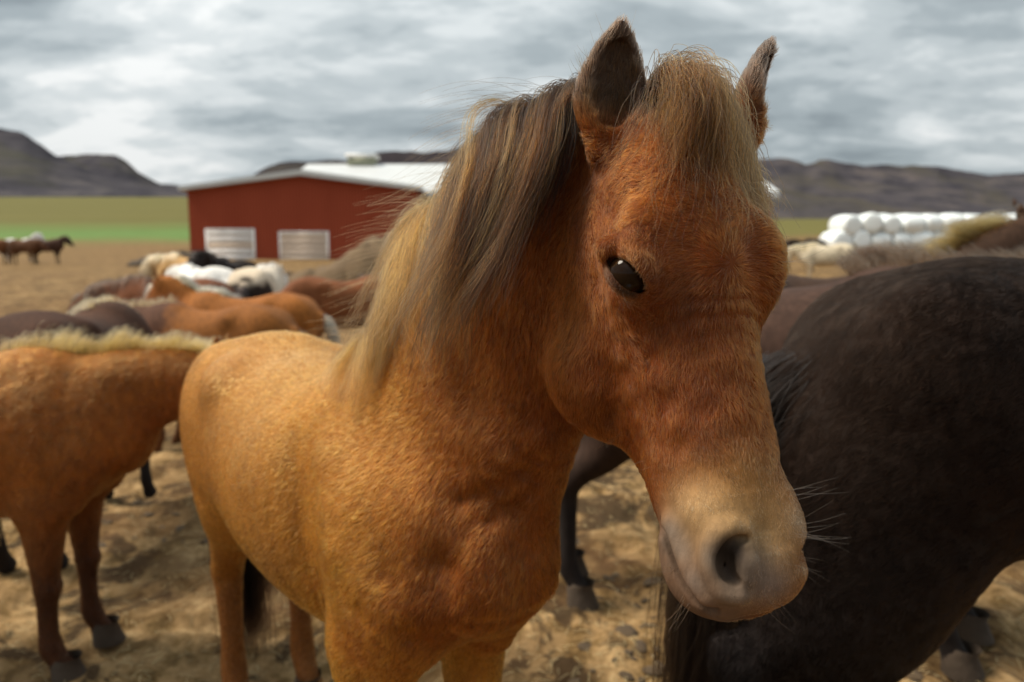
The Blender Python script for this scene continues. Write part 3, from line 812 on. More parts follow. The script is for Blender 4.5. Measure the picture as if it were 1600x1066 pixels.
# ------------------------------------------------------------------ any horse of the herd
def horse(label, x, y, heading, scale, coat, poll=(1.08, 0, 1.50), hd=(.78, -.62), yaw=0, h=.022, legs=None, fat=1.0, stretch=1.0, mane=300, mane_len=.30, side=-1, mane_dir=None,
          tail=160, tail_len=.85, forelock=60, z=None, eyes=False, hooves=False, group='horses of the herd standing in the paddock', hair_r=.0012, stand=0.0, sway=(0, 0, 0), seed=1, neck_up=.03, tuck=0.0, thigh=1.0, extra=(), tail_side=0, tail_back=-.02, tail_w=1.0, hair_name=True):
    cy, sy = math.cos(math.radians(yaw)), math.sin(math.radians(yaw))
    rot = lambda v_: np.array([v_[0] * cy - v_[1] * sy, v_[0] * sy + v_[1] * cy, v_[2]])
    base = np.array([.58, 0, 1.10])
    pl_ = base + rot(np.array(poll) - base)
    H = rot(np.array([hd[0], 0, hd[1]])); Fd = rot(np.array([-hd[1], 0, hd[0]]))
    hf_ = HeadFrame(pl_, H, Fd, .60)
    f = Field()
    e = hf_(.14, 0, -.20); e0 = hf_(.0, 0, -.17)
    nd = nrm(e0 - base); nu = nrm(np.array([0, 0, 1.]) - nd[2] * nd) if abs(nd[2]) < .95 else np.array([-1., 0, 0])
    mid = base * .5 + e0 * .5 + nu * neck_up
    rows = [[.34 * stretch, 0, 1.06, .15, .20, .30], [*(base * [stretch, 1, 1]), .13, .20, .25], [*mid, .095, .16, .18], [*e0, .075, .12, .12], [*e, .07, .09, .10]]
    add_body(f, legs, fat, stretch, rows, tuck=tuck, thigh=thigh)
    for ex in extra: f.ell(ex[0], ex[1], None, .09, *ex[2:])
    er = {}
    for s in (1, -1):
        b_ = hf_(.0, s * .070, -.03); er[s] = (b_, b_ + .18 * hf_.d(-.9, s * .22, .30), hf_.d(.1, s * .45, .9), .040)
    add_head(f, hf_, er)
    lo, hi = np.minimum([-.95, -.55, -.03], pl_ - .75), np.maximum([.95, .55, 1.5], pl_ + .75)
    v, q = surface(f, lo, hi, h)
    v = smooth_verts(v, q, 2, .4)
    me = to_mesh('horse', v, q)
    main, low, belly, head = (np.asarray(coat[k_]) for k_ in ('main', 'legs', 'belly', 'head'))
    n1 = fbm(v * 5, 3, seed)[:, None]; n2 = fbm(v * 17, 3, seed + 3)[:, None]
    col = main * (.72 + .56 * n1) * (.85 + .3 * n2)
    sm = lambda a_, b_, x_: np.clip((x_ - a_) / (b_ - a_), 0, 1)[:, None]
    col = col + (belly * (.8 + .4 * n1) - col) * sm(.85, .62, v[:, 2]) * (v[:, 2] < 1.2)[:, None] * .8
    hu = ((v - hf_.o) @ hf_.A.T / hf_.L)
    inh = sm(-.15, .15, hu[:, 0]) * (np.abs(hu[:, 1]) < .4)[:, None] * sm(-.75, -.55, hu[:, 2])
    col = col + (head * (.75 + .5 * n1) - col) * inh * .85
    col = col + (low * (.8 + .4 * n2) - col) * sm(.62 + 0, .40, v[:, 2]) * (1 - inh)
    if 'rump' in coat: col = col + (np.asarray(coat['rump']) - col) * sm(-.25, -.55, v[:, 0]) * sm(.7, 1.0, v[:, 2])
    if 'patch' in coat:
        pt, pr, pc = coat['patch']
        dd = np.linalg.norm((v - np.array(pt)) * [1, .6, 1], axis=1) + (fbm(v * 6, 3, seed + 9) - .5) * .25
        col = col + (np.asarray(pc) - col) * sm(pr, pr * .8, dd)
    set_paint(me, col)
    zz_ = float(terrain(x, y, False)) if z is None else z
    o = link('horse', me, None, SKIN, label, 'horse', group)
    o.location = (x, y, zz_ - .01); o.rotation_euler = (0, 0, math.radians(heading)); o.scale = (scale,) * 3
    r_ = np.random.default_rng(seed)
    mr, mt = np.asarray(coat['mane']), np.asarray(coat['mane_tip'])
    def dress(ob_, P, k_):
        n_ = len(P); gq = np.repeat(r_.random((n_ // k_, 1)), k_, 0)[:n_]
        return np.clip((mr * (.6 + .7 * gq)), 0, .9), np.clip(mt * (.55 + .8 * gq) * (.85 + .3 * r_.random((n_, 1))), 0, .9)
    if mane:
        G = max(mane // 6, 12)
        tt = r_.random(G)
        R_ = np.array(rows)[:, :3]; crest = spline(np.vstack([np.array([.28 * stretch, 0, 1.28]), *[R_[i] + nu * rows[i][4] * .9 for i in (1, 2, 3)]]), 60)
        rt = crest[(tt * 59).astype(int)] + r_.normal(size=(G, 3)) * .012
        sd3 = np.cross(nd, nu) * side
        dirs = nrm(nu[None] * (1.0 + .4 * r_.random((G, 1))) + sd3[None] * r_.uniform(.1, .7, (G, 1)) + r_.normal(size=(G, 3)) * .15 + np.asarray(sway))
        if stand: Gd = hang(f, rt, dirs, mane_len * r_.uniform(.7, 1.2, G) * (.45 + 1.1 * vnoise(rt * 16, seed)), 9, nrm(nu + np.asarray(sway)), .8, sway, .006, .34, 13, seed)
        else: Gd = hang(f, rt, dirs, mane_len * r_.uniform(.7, 1.2, G), 12, np.array([0, 0, -1]) + .35 * sd3, .62, sway, .010, .10, 9, seed)
        P = locks(Gd, 6, .016, .012, seed + 1, .006, 2.0)
        a_, b_ = dress(o, P, 6)
        if 'mane2' in coat:
            tm = np.repeat(np.clip((tt - .45) / .2, 0, 1), 6)[:, None]; qn = (.5 + .9 * r_.random((len(P), 1)))
            a_ = a_ * (1 - tm) + np.asarray(coat['mane2'][0]) * tm * qn; b_ = b_ * (1 - tm) + np.asarray(coat['mane2'][1]) * tm * qn
        m_ = strands('mane', P, hair_r * np.linspace(1.1, .4, P.shape[1]), b_, o, MANE_HAIR); set_root_tint(m_, a_)
    if forelock:
        G = max(forelock // 6, 8)
        rt = np.array([hf_(.0 + .06 * r_.random(), r_.uniform(-.06, .06), .0) for _ in range(G)])
        dirs = nrm(hf_.d(.3, 0, 1)[None] + r_.normal(size=(G, 3)) * .3)
        Gd = hang(f, rt, dirs, .22 * r_.uniform(.6, 1.2, G), 10, hf_.d(1, 0, -.1), .6, sway, .008, .1, 9, seed + 3)
        P = locks(Gd, 6, .012, .012, seed + 4, .006, 2.0); a_, b_ = dress(o, P, 6)
        m_ = strands('forelock', P, hair_r * np.linspace(1.1, .4, P.shape[1]), b_, o, MANE_HAIR); set_root_tint(m_, a_)
    if tail:
        G = max(tail // 8, 14)
        rt = np.stack([np.full(G, -.745 * stretch), r_.normal(size=G) * .025 * tail_w, 1.10 - .10 * r_.random(G)], 1)
        dirs = nrm(np.array([-1, 0, -.3]) + r_.normal(size=(G, 3)) * .18)
        Gd = hang(f, rt, dirs, tail_len * r_.uniform(.75, 1.1, G), 13, np.array([tail_back, tail_side, -1]), .55, sway, .012, .05, 5, seed + 6)
        P = locks(Gd, 8, .016 * tail_w, .022 * tail_w, seed + 7, .008, 2.0)
        tr_, tt_ = np.asarray(coat.get('tail', mr)), np.asarray(coat.get('tail_tip', mt))
        gq = np.repeat(r_.random((G, 1)), 8, 0)
        m_ = strands('tail', P, hair_r * 1.2 * np.linspace(1.1, .4, P.shape[1]), np.clip(tt_ * (.6 + .7 * gq), 0, .9), o, MANE_HAIR); set_root_tint(m_, np.clip(tr_ * (.6 + .7 * gq), 0, .9))
    if eyes:
        em = eyeball(.020)
        for s in (1, -1):
            e_ = link('eye', em, o); e_.location = hf_(EYE_U, s * .148, -.008)
    if hooves:
        lg = dict(fr=0, fl=0, hr=0, hl=0); lg.update(legs or {})
        for nm, x0, ys in (('fr', .475, -.135), ('fl', .475, .135), ('hr', -.605, -.125), ('hl', -.605, .125)):
            hv, hq = hoof_mesh('hoof', x0 * stretch + .045 + lg[nm], ys); link('hoof', to_mesh('hoof', hv, hq), o, HOOF)
    return o, f, hf_, col

# coat colours
CHEST = dict(main=(.22, .068, .013), legs=(.12, .045, .015), belly=(.15, .055, .016), head=(.22, .07, .016), mane=(.20, .11, .035), mane_tip=(.45, .29, .12))
BAY = dict(main=(.115, .042, .018), legs=(.030, .018, .013), belly=(.10, .045, .02), head=(.09, .035, .017), mane=(.02, .014, .012), mane_tip=(.05, .03, .02))
DARK = dict(main=(.035, .021, .015), legs=(.016, .012, .011), belly=(.035, .02, .014), head=(.03, .019, .014), mane=(.03, .019, .013), mane_tip=(.09, .055, .03))
BLACK = dict(main=(.0120, .0062, .0038), legs=(.011, .009, .009), belly=(.017, .013, .012), head=(.018, .013, .012), mane=(.012, .009, .009), mane_tip=(.02, .015, .013))
WHITE = dict(main=(.66, .64, .61), legs=(.5, .46, .42), belly=(.55, .52, .48), head=(.62, .6, .58), mane=(.55, .5, .42), mane_tip=(.7, .64, .54))
CREAM = dict(main=(.52, .45, .33), legs=(.42, .33, .22), belly=(.48, .38, .25), head=(.50, .40, .27), mane=(.5, .38, .20), mane_tip=(.62, .46, .25))
def mixc(a, **k):
    d = dict(a); d.update(k); return d
# ------------------------------------------------------------------ the rest of the herd
def xy(px, d):
    p = at(px, 420, d); return float(p[0]), float(p[1])
def simple_flow(p, n):
    return np.array([-.8, 0, -.5])[None] * np.ones((len(p), 1)) + np.array([.5, 0, -.6])[None] * (p[:, 2:3] < .7)
def near_fur(o, col, count, length, rad, seed, tuft=50, mat=None):
    Mw = np.array(Matrix.LocRotScale(o.location, o.rotation_euler, o.scale))
    def wgt(p, n):
        wp = p @ Mw[:3, :3].T + Mw[:3, 3]; q_ = wp - np.array([0, 0, CAM_H]); dep = np.maximum(q_ @ AX_D, .4)
        sx, sy = (q_ @ AX_R) / dep * FPX + 800, 533 - (q_ @ AX_U) / dep * FPX
        fc = -(nrm(n @ Mw[:3, :3].T) * nrm(q_)).sum(1)
        return np.where(fc > -.2, 1.0, .1) * np.where((sx > -90) & (sx < 1690) & (sy > -90) & (sy < 1160), 1, .06) / dep ** 2
    fur('coat', o, col, count, wgt, lambda p, n: length * np.ones(len(p)), simple_flow, radius=rad, lift=.35, tuft=tuft, tuftamt=.35, seed=seed, M=4, mat=mat)
DV = .4 if DEV else 1
# black horse close on the right, hindquarters to the camera
J, jf, jh, jc = horse('black horse close at the right, hindquarters towards the camera', 1.46, 1.46, -4, 1.10, BLACK, poll=(1.08, 0, 1.25), hd=(.7, -.7), h=.014, mane=200, tail=3600, tail_len=.95, fat=1.0, hooves=True, hair_r=.0007, legs=dict(hr=-.27, hl=-.18), thigh=.95, extra=(((-.60, -.12, .76), (.19, .10, .26)), ((-.66, -.10, .62), (.14, .09, .20)), ((-.06, -.40, 1.02), (.13, .13, .16), 'sub'), ((-.27, -.20, 1.20), (.09, .06, .07))), tail_side=.04, tail_back=-.03, tail_w=1.5, tuck=.045, seed=3)
for c_ in J.children:
    if c_.name.startswith(('tail', 'mane')): c_.data.materials[0] = COAT_DARK
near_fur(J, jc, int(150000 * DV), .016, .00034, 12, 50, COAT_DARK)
# chestnut with flaxen mane on the left, its head behind the first horse
K, kf, kh, kc = horse('chestnut horse with short flaxen mane at the left edge, head hidden', -2.01, 2.22, 6, .87, mixc(CHEST, main=(.205, .068, .0115), legs=(.055, .020, .008), mane=(.14, .07, .02), mane_tip=(.36, .21, .065)), poll=(1.17, 0, 1.22), hd=(.45, -.89), h=.014, mane=2000, mane_len=.085, stand=1, sway=(.7, 0, -.1), tail=200, fat=.98, hooves=True, legs=dict(fr=-.02, fl=.0), hair_r=.0009, seed=4)
near_fur(K, kc, int(70000 * DV), .018, .0007, 14, 40)
# dark brown horse behind the first horse's head
A_, *_ = horse('dark brown horse standing between the black horse and the bales', 1.00, 2.55, -20, 1.08, mixc(DARK, main=(.050, .027, .019), mane=(.020, .011, .007), mane_tip=(.07, .036, .018)), poll=(1.05, 0, 1.22), hd=(.6, -.8), h=.016, mane=900, mane_len=.09, stand=1, sway=(-.6, 0, .1), tail=300, hooves=True, hair_r=.0009, legs=dict(hr=-.10, hl=-.20, fr=.10, fl=.20), tuck=.09, seed=5)
horse('dark horse at the right edge, mane brown then blond up to one black ear', 1.53, 3.36, -5, 1.10, mixc(DARK, main=(.045, .024, .015), mane=(.030, .016, .010), mane_tip=(.11, .060, .034), mane2=((.09, .045, .014), (.42, .25, .085))), poll=(1.0, 0, 1.50), h=.018, mane=2600, mane_len=.15, stand=1, sway=(-1.1, 0, -.25), hair_r=.0012, seed=7)
x, y = xy(1292, 20)
horse('cream horse beyond the dark necks at the right', x, y, 165, 1.05, CREAM, poll=(1.1, 0, 1.15), hd=(.5, -.85), h=.03, hair_r=.003, seed=8)
x, y = xy(1250, 27)
horse('black horse far behind the cream horse at the right', x, y, 10, 1.0, BLACK, poll=(1.1, 0, 1.15), hd=(.5, -.85), h=.035, hair_r=.004, seed=9)
# the group in the middle distance on the left
x, y = xy(115, 3.45)
horse('dark brown horse with cream tail turned away at the far left of the middle group', x - .02, y, 97, .93, mixc(DARK, main=(.050, .020, .010), mane=(.12, .06, .02), mane_tip=(.4, .26, .1), tail=(.3, .2, .08), tail_tip=(.5, .38, .2)), poll=(1.05, 0, .95), hd=(.3, -.95), h=.022, mane=300, tail=500, hair_r=.0016, seed=25)
x, y = xy(330, 5.0)
horse('brown headed chestnut horse standing just beyond the nearest flaxen mane', x, y, 172, .88, mixc(CHEST, main=(.20, .072, .015), head=(.05, .02, .011), patch=((.85, 0, 1.15), .62, (.075, .032, .018)), mane=(.30, .2, .1)), poll=(1.12, 0, 1.17), hd=(.72, -.69), h=.02, mane=500, mane_len=.07, stand=1, sway=(-.2, 0, 0), hair_r=.0014, seed=10)
x, y = xy(385, 6.0)
horse('chestnut horse with thick cream mane over its lowered neck', x, y, 178, .91, mixc(CHEST, main=(.25, .088, .018), mane=(.42, .30, .14), mane_tip=(.66, .54, .34), tail=(.5, .4, .25), tail_tip=(.62, .52, .36)), poll=(.93, 0, 1.42), hd=(.35, -.93), h=.022, mane=3000, mane_len=.30, side=1, hair_r=.002, tail=400, seed=11)
x, y = xy(270, 7.7)
horse('dark bay horse standing behind the cream maned chestnut', x, y, 176, .97, mixc(BAY, main=(.13, .045, .018)), poll=(1.15, 0, 1.12), hd=(.6, -.8), h=.026, hair_r=.002, seed=12)
x, y = xy(318, 10.0)
horse('white horse standing side on before the left barn door', x, y, 140, 1.0, WHITE, poll=(1.12, 0, 1.2), hd=(.6, -.8), h=.028, hair_r=.003, seed=13)
x, y = xy(405, 9.2)
horse('white and brown pinto horse turned away with a black tail', x, y, 96, 1.02, mixc(WHITE, main=(.60, .52, .42), rump=(.58, .48, .36), patch=((-.6, -.05, .85), .34, (.03, .02, .016)), tail=(.015, .01, .01), tail_tip=(.03, .02, .018)), poll=(1.08, 0, 1.3), h=.028, tail=500, hair_r=.003, seed=14)
x, y = xy(361, 12.4)
horse('black horse with raised head between the white and the pinto horse', x, y, -97, 1.0, BLACK, poll=(1.02, 0, 1.42), h=.028, hair_r=.003, seed=15)
x, y = xy(300, 13.6)
horse('golden horse half hidden behind the white horse', x, y, 165, 1.0, mixc(CREAM, main=(.40, .24, .10), mane=(.5, .35, .15)), poll=(1.1, 0, 1.2), hd=(.6, -.8), h=.03, hair_r=.004, seed=16)
x, y = xy(532, 8.2)
horse('bay horse standing below the muck heap', x, y, 22, .97, mixc(BAY, main=(.16, .055, .02)), poll=(1.1, 0, 1.1), hd=(.6, -.8), h=.026, hair_r=.002, seed=17)
# far group by the green strip
for px, d, hd_, co_, lb, sd_, pz in ((40, 33, -8, mixc(BAY, main=(.10, .045, .022)), 'dark brown horse in the middle of the far left group', 18, 1.2), (76, 34.5, 6, mixc(DARK, main=(.06, .028, .018)), 'darkest horse with lifted head at the right of the far left group', 19, 1.45),
                                   (-6, 33.5, 176, mixc(BAY, main=(.15, .06, .025)), 'bay horse cut by the left edge in the far group', 20, 1.2), (33, 38, 20, WHITE, 'white horse half hidden behind the far brown horses', 22, 1.62)):
    x, y = xy(px, d)
    horse(lb, x, y, hd_, 1.0, co_, poll=(1.1 if pz < 1.4 else 1.0, 0, pz), hd=(.65, -.76), h=.036, hair_r=.005, mane=120, tail=120, seed=sd_)
print('herd', round(time.time() - T0, 1))
# ------------------------------------------------------------------ the nearest horse, head turned to the camera
HD = nrm(np.array([.61, -.79])); HS, HST = .93, 1.08
HLOC = np.array([-.473, 1.66])
M_hero = np.array([[HD[0], -HD[1], 0], [HD[1], HD[0], 0], [0, 0, 1.]]) * HS
to_w = lambda p: np.asarray(p) @ M_hero.T + np.array([*HLOC, 0])
to_l = lambda p: (np.asarray(p) - np.array([*HLOC, 0])) @ np.linalg.inv(M_hero).T
dir_l = lambda d: nrm(np.asarray(d) @ np.linalg.inv(M_hero).T)

psi, alpha, roll = math.radians(19), math.radians(64.5), math.radians(.8)
Fh = np.array([math.sin(psi), -math.cos(psi), 0.]); Zup = np.array([0, 0, 1.])
Hw = math.cos(alpha) * Fh - math.sin(alpha) * Zup
Fw = math.sin(alpha) * Fh + math.cos(alpha) * Zup
Vw = np.cross(Hw, Fw)
Hw, Vw = Hw * math.cos(roll) + Vw * math.sin(roll), Vw * math.cos(roll) - Hw * math.sin(roll)
hf = HeadFrame(to_l(at(1033, 150, .812)), dir_l(Hw), dir_l(Fw), .59 / HS)
ears = {1: (to_l(at(948, 222, .80)), to_l(at(972, 34, .785)), dir_l(np.array([.15, -1, .0])), .044 / HS),
        -1: (to_l(at(1170, 205, .87)), to_l(at(1205, 66, .88)), dir_l(np.array([.9, -.3, .1])), .042 / HS)}
def nk(px, py, d, a, u, dn): return [*to_l(at(px, py, d)), a / HS, u / HS, dn / HS]
neck = [[.36, 0, 1.06, .15, .20, .30],
        nk(690, 690, 1.30, .14, .23, .30), nk(765, 530, 1.14, .10, .20, .255), nk(850, 400, 1.02, .105, .16, .215), nk(940, 310, .94, .095, .135, .19), nk(1010, 260, .89, .07, .10, .10)]
hero = Field()
add_body(hero, dict(fr=.02, fl=.0), stretch=HST, neck=neck, chest=.86, chest_l=.74, leg_l=.98, drop=.10, tuck=.045, brisket=.035)
add_head(hero, hf, ears, True, hero=True)
def ray(px, py, n=1500, d0=.45, d1=2.6):
    ds = np.linspace(d0, d1, n)
    P = np.stack([at(px, py, d) for d in (0, 1)])
    P = to_l(P[0] + ds[:, None] * (P[1] - P[0]))
    s_ = hero(P); i = np.nonzero(s_ < 0)[0]
    if not len(i): return None
    i = i[0]
    if i == 0: return ds[0]
    return ds[i - 1] + (ds[i] - ds[i - 1]) * s_[i - 1] / (s_[i - 1] - s_[i])
def hit(px, py, push=0.0):
    """local point on the hero's body seen at (px, py), pushed `push` metres further in"""
    d = ray(px, py)
    return None if d is None else to_l(at(px, py, d + push))
fwd_l = dir_l(AX_D)
# the deep jowl and the throat under it
for px, py, d_, r_ in ((926, 578, .885, .040), (940, 612, .870, .036)):
    hero.ell(to_l(at(px, py, d_)), np.array((r_, r_, r_ * 1.1)) / HS, None, .08)
# --- right eye: ball, lids
de = ray(984, 430)
ER = .0235
eye_w = at(983, 428, de + .012)
eye_l = to_l(eye_w)
def on_ball(px, py, r):
    o = np.array([0, 0, CAM_H]); d = nrm(at(px, py, 1) - o); oc = o - eye_w
    b = d @ oc; c = oc @ oc - r * r; q = b * b - c
    return to_l(o + d * (-b - math.sqrt(max(q, 0))))
up_lid = [(947, 399), (957, 396), (970, 396), (986, 402), (1000, 418), (1011, 439), (1022, 462)]
lo_lid = [(948, 398), (950, 414), (956, 435), (970, 452), (986, 459), (1004, 461), (1022, 463)]
hero.ell(eye_l, (ER / HS * .97,) * 3, None, .006, 'add')
hero.tube([[*on_ball(x + 1, y - 4, ER + .0015), .0050 / HS] for x, y in up_lid], k=.010, n=26, up=fwd_l)
hero.tube([[*on_ball(x - 2, y - 12, ER + .0045), .0075 / HS] for x, y in up_lid[:-1]], k=.020, n=20, up=fwd_l)
hero.tube([[*on_ball(x - 1, y + 4, ER + .001), .0042 / HS] for x, y in lo_lid], k=.009, n=26, up=fwd_l)
# carve the opening so that the ball shows between the lids
ring = up_lid + lo_lid[::-1]
cx_, cy_ = np.mean([p[0] for p in ring]), np.mean([p[1] for p in ring])
for sc_, rr in ((.0, .0105), ):
    pass
hero.tube([[*on_ball(a[0] * .5 + b[0] * .5, a[1] * .5 + b[1] * .5, ER - .0015), max(.0025, r_) / HS] for a, b, r_ in
           zip(up_lid, lo_lid, (.002, .0042, .0092, .0122, .0112, .0068, .0028))], k=.003, n=26, op='sub', up=fwd_l)
# --- right nostril: comma shaped opening, thick rim, inner fold
def pushed(px, py, push): return hit(px, py, push)
nb = [(1162, 841, .0), (1148, 845, .0), (1136, 859, .0), (1132, 878, .001), (1138, 896, .001), (1149, 907, .0)]
np_pts = [hit(x, y, p_) for x, y, p_ in nb]
rim = [hit(x, y, .001) for x, y in ((1164, 828), (1140, 826), (1119, 842), (1110, 870), (1113, 900), (1130, 924), (1154, 930))]
fold = [hit(x, y, .003) for x, y in ((1165, 858), (1166, 878), (1165, 898))]
hero.tube([[*p, r_ / HS] for p, r_ in zip(rim, (.005, .008, .0095, .0105, .0095, .009, .008))], k=.012, n=24, up=fwd_l)
hero.tube([[*p, r_ / HS] for p, r_ in zip(fold, (.0065, .0095, .0075))], k=.012, n=14, up=fwd_l)
hero.tube([[*p, r_ / HS] for p, r_ in zip(np_pts, (.0035, .006, .0075, .0092, .008, .0045))], k=.005, n=24, op='sub', up=fwd_l)
deep = hit(1139, 880, .014)
hero.ell(deep, np.array((.0075, .012, .012)) / HS, None, .006, 'sub')
# --- lower lip, then the right lip line
dlp = ray(1078, 880)
hero.tube([[*to_l(at(x, y, dlp + z_)), r_ / HS] for x, y, z_, r_ in ((1046, 850, .040, .009), (1054, 885, .034, .013), (1072, 914, .026, .016), (1094, 932, .018, .015), (1122, 942, .012, .012))], k=.022, n=18, up=fwd_l)
lip = [(1036, 822), (1046, 845), (1059, 878), (1073, 911), (1090, 935), (1112, 951)]
lp = [hit(x, y, .001) for x, y in [tuple(v) for v in spline(np.array(lip, float), 16)]]
lp = [p for p in lp if p is not None]
if len(lp) > 3:
    roll_ = [hit(x + 13, y - 3, .004) for x, y in lip[:-1]]
    hero.tube([[*p, .0085 / HS] for p in roll_ if p is not None], k=.018, n=18, up=fwd_l)
    hero.tube([[*p, .0055 / HS] for p in lp], k=.008, n=40, op='sub', up=fwd_l)

hv, hq = surface(hero, [-.95, -.6, -.12], [1.9, .6, 2.1], .0085 if DEV else .007)
hv = smooth_verts(hv, hq, 2, .4)
def refine(field, v, q, inside, it=2):
    me = to_mesh('tmp', v, q)
    bm = bmesh.new(); bm.from_mesh(me); bpy.data.meshes.remove(me)
    ins = inside(v)
    es = [e for e in bm.edges if ins[e.verts[0].index] and ins[e.verts[1].index]]
    bmesh.ops.subdivide_edges(bm, edges=es, cuts=1, use_grid_fill=True)
    me = bpy.data.meshes.new('horse'); bm.to_mesh(me); bm.free()
    n = len(me.vertices); co = np.empty(n * 3, np.float32); me.vertices.foreach_get('co', co); co = co.reshape(-1, 3)
    for _ in range(it):
        d = field(co); g_ = field.grad(co, .0012)
        co = co - np.clip(d / np.maximum((g_ ** 2).sum(1), .2), -.004, .004)[:, None] * g_ * .9
    me.vertices.foreach_set('co', co.ravel())
    me.polygons.foreach_set('use_smooth', np.ones(len(me.polygons), bool)); me.update()
    return me
def head_uvw(p): return (p - hf.o) @ hf.A.T / hf.L
def in_head(p):
    u = head_uvw(p)
    return (u[:, 0] > -.38) & (u[:, 2] > -.60) & (np.abs(u[:, 1]) < .38)
h_me = refine(hero, hv, hq, in_head)
# a second pass round the eye, nostril and lips
fine_c = [(eye_l, .045), (np_pts[2], .06), (lp[len(lp) // 2] if len(lp) > 3 else np_pts[2], .09)]
co, no, tr = mesh_np(h_me)
fq = np.empty(len(h_me.polygons) * 4, np.int32) if all(len(p.vertices) == 4 for p in h_me.polygons) else None
def refine2(me, near):
    bm = bmesh.new(); bm.from_mesh(me)
    es = [e for e in bm.edges if near[e.verts[0].index] and near[e.verts[1].index]]
    bmesh.ops.subdivide_edges(bm, edges=es, cuts=1, use_grid_fill=True)
    bm.to_mesh(me); bm.free()
    n = len(me.vertices); c_ = np.empty(n * 3, np.float32); me.vertices.foreach_get('co', c_); c_ = c_.reshape(-1, 3)
    nr = np.zeros(n, bool)
    for c0, r0 in fine_c: nr |= np.linalg.norm(c_ - c0, axis=1) < r0 * 1.1
    for _ in range(3):
        s_ = c_[nr]; d = hero(s_); g_ = hero.grad(s_, .0008)
        c_[nr] = s_ - np.clip(d / np.maximum((g_ ** 2).sum(1), .2), -.003, .003)[:, None] * g_ * .9
    me.vertices.foreach_set('co', c_.ravel()); me.polygons.foreach_set('use_smooth', np.ones(len(me.polygons), bool)); me.update()
nr = np.zeros(len(co), bool)
for c0, r0 in fine_c: nr |= np.linalg.norm(co - c0, axis=1) < r0
refine2(h_me, nr)

# --- muscle and skin relief
BR = [  # px, py, radius px, millimetres
    (1010, 500, 32, -4), (958, 470, 18, 2.5), (962, 510, 18, 3.5), (970, 556, 20, 4), (988, 610, 22, 3.5), (1008, 660, 22, 3), (1030, 715, 20, 2),
    (1015, 560, 28, -5), (1035, 630, 28, -5.5), (1058, 700, 28, -4.5), (1075, 760, 30, -3), (1120, 480, 34, 2.5), (1140, 560, 30, 3), (1155, 640, 30, 3.5), (1168, 720, 28, 3),
    (1090, 560, 30, -2), (1100, 640, 26, -2.5), (1195, 560, 24, -3), (1205, 650, 24, -2.5),
    (930, 440, 22, -4), (905, 560, 45, 5), (925, 620, 30, 4), (935, 540, 26, 2), (950, 650, 24, -2), (985, 690, 22, -2.5),
    (1120, 400, 60, 4), (1065, 380, 34, -4), (1180, 400, 30, -3), (1100, 800, 40, 4), (1072, 835, 24, -2.5), (1200, 830, 26, -3), (940, 330, 30, -5), (985, 350, 28, 3),
    *[(x, y, 24, -4.5) for x, y in ((452, 640), (456, 680), (460, 715), (464, 750), (467, 785), (470, 820), (473, 855), (476, 890))], (505, 720, 40, 8), (510, 800, 40, 6), (560, 690, 60, -9), (640, 800, 70, 11), (600, 900, 40, -9), (700, 960, 40, 8), (760, 860, 60, 9), (690, 880, 28, -11),
    (800, 790, 30, -13), (830, 745, 26, -11), (770, 700, 45, 11), (850, 690, 30, 8), (720, 620, 50, -8), (520, 860, 30, 8),
    (720, 782, 16, -7), (750, 770, 16, -8), (780, 757, 16, -8), (812, 738, 16, -8), (836, 718, 16, -7), (765, 812, 15, -6), (800, 798, 15, -7), (833, 772, 15, -7), (735, 750, 16, 5), (770, 735, 16, 5), (800, 716, 16, 5), (790, 775, 12, 5), (955, 640, 16, -5), (948, 655, 14, -5), (560, 960, 26, -7), (640, 1000, 26, -10), (820, 850, 30, -6), (780, 930, 30, 7)]
co, no, tr = mesh_np(h_me)
disp = np.zeros(len(co))
for px, py, rp, mm in BR:
    d = ray(px, py)
    if d is None: continue
    c0 = to_l(at(px, py, d)); r0 = rp * d / FPX / HS
    disp += mm * .001 / HS * np.exp(-((co - c0) ** 2).sum(1) / (r0 * r0))
# ribs and folds
co = co + no * disp[:, None]
h_me.vertices.foreach_set('co', co.astype(np.float32).ravel()); h_me.update()

# --- coat colour
def saturate(c, k):
    l_ = (c @ np.array([.3, .6, .1]))[:, None]
    return np.clip(l_ + (c - l_) * k, .004, .95)
co, no, tr = mesh_np(h_me)
hu = head_uvw(co)
sstep = lambda a, b, x: (lambda t: t * t * (3 - 2 * t))(np.clip((x - a) / (b - a), 0, 1))
c_body, c_neck, c_face = np.array([.48, .255, .068]), np.array([.25, .105, .030]), np.array([.262, .092, .022])
wx = co[:, 0]
P5 = fbm(co * 6, 3, 5); P6 = fbm(co * np.array([22, 22, 9]), 3, 8); P7 = fbm(co * 14, 2, 18)
paint = np.repeat(c_body[None], len(co), 0)
paint = paint + (np.array([.24, .100, .024]) - paint) * sstep(.58, .80, wx)[:, None]                     # chest
ng = sstep(.0, 1, (co[:, 0] - .62) * 1.6 + (co[:, 2] - 1.05) * 1.5)[:, None]
paint = paint + (c_neck - paint) * ng
hm = (sstep(-.10, .14, hu[:, 0]) * sstep(-.62, -.48, hu[:, 2]) * (np.abs(hu[:, 1]) < .45))[:, None]
paint = paint + (c_face - paint) * hm
dap = sstep(.56, .70, P7) * (1 - hm[:, 0]) * (1 - ng[:, 0])
paint = paint * (1 - .13 * dap[:, None])
paint = paint * (.80 + .40 * P5[:, None]) * (.86 + .28 * P6[:, None])
leg = sstep(.58, .36, co[:, 2])[:, None]
paint = paint + (np.array([.20, .095, .040]) - paint) * leg * .8
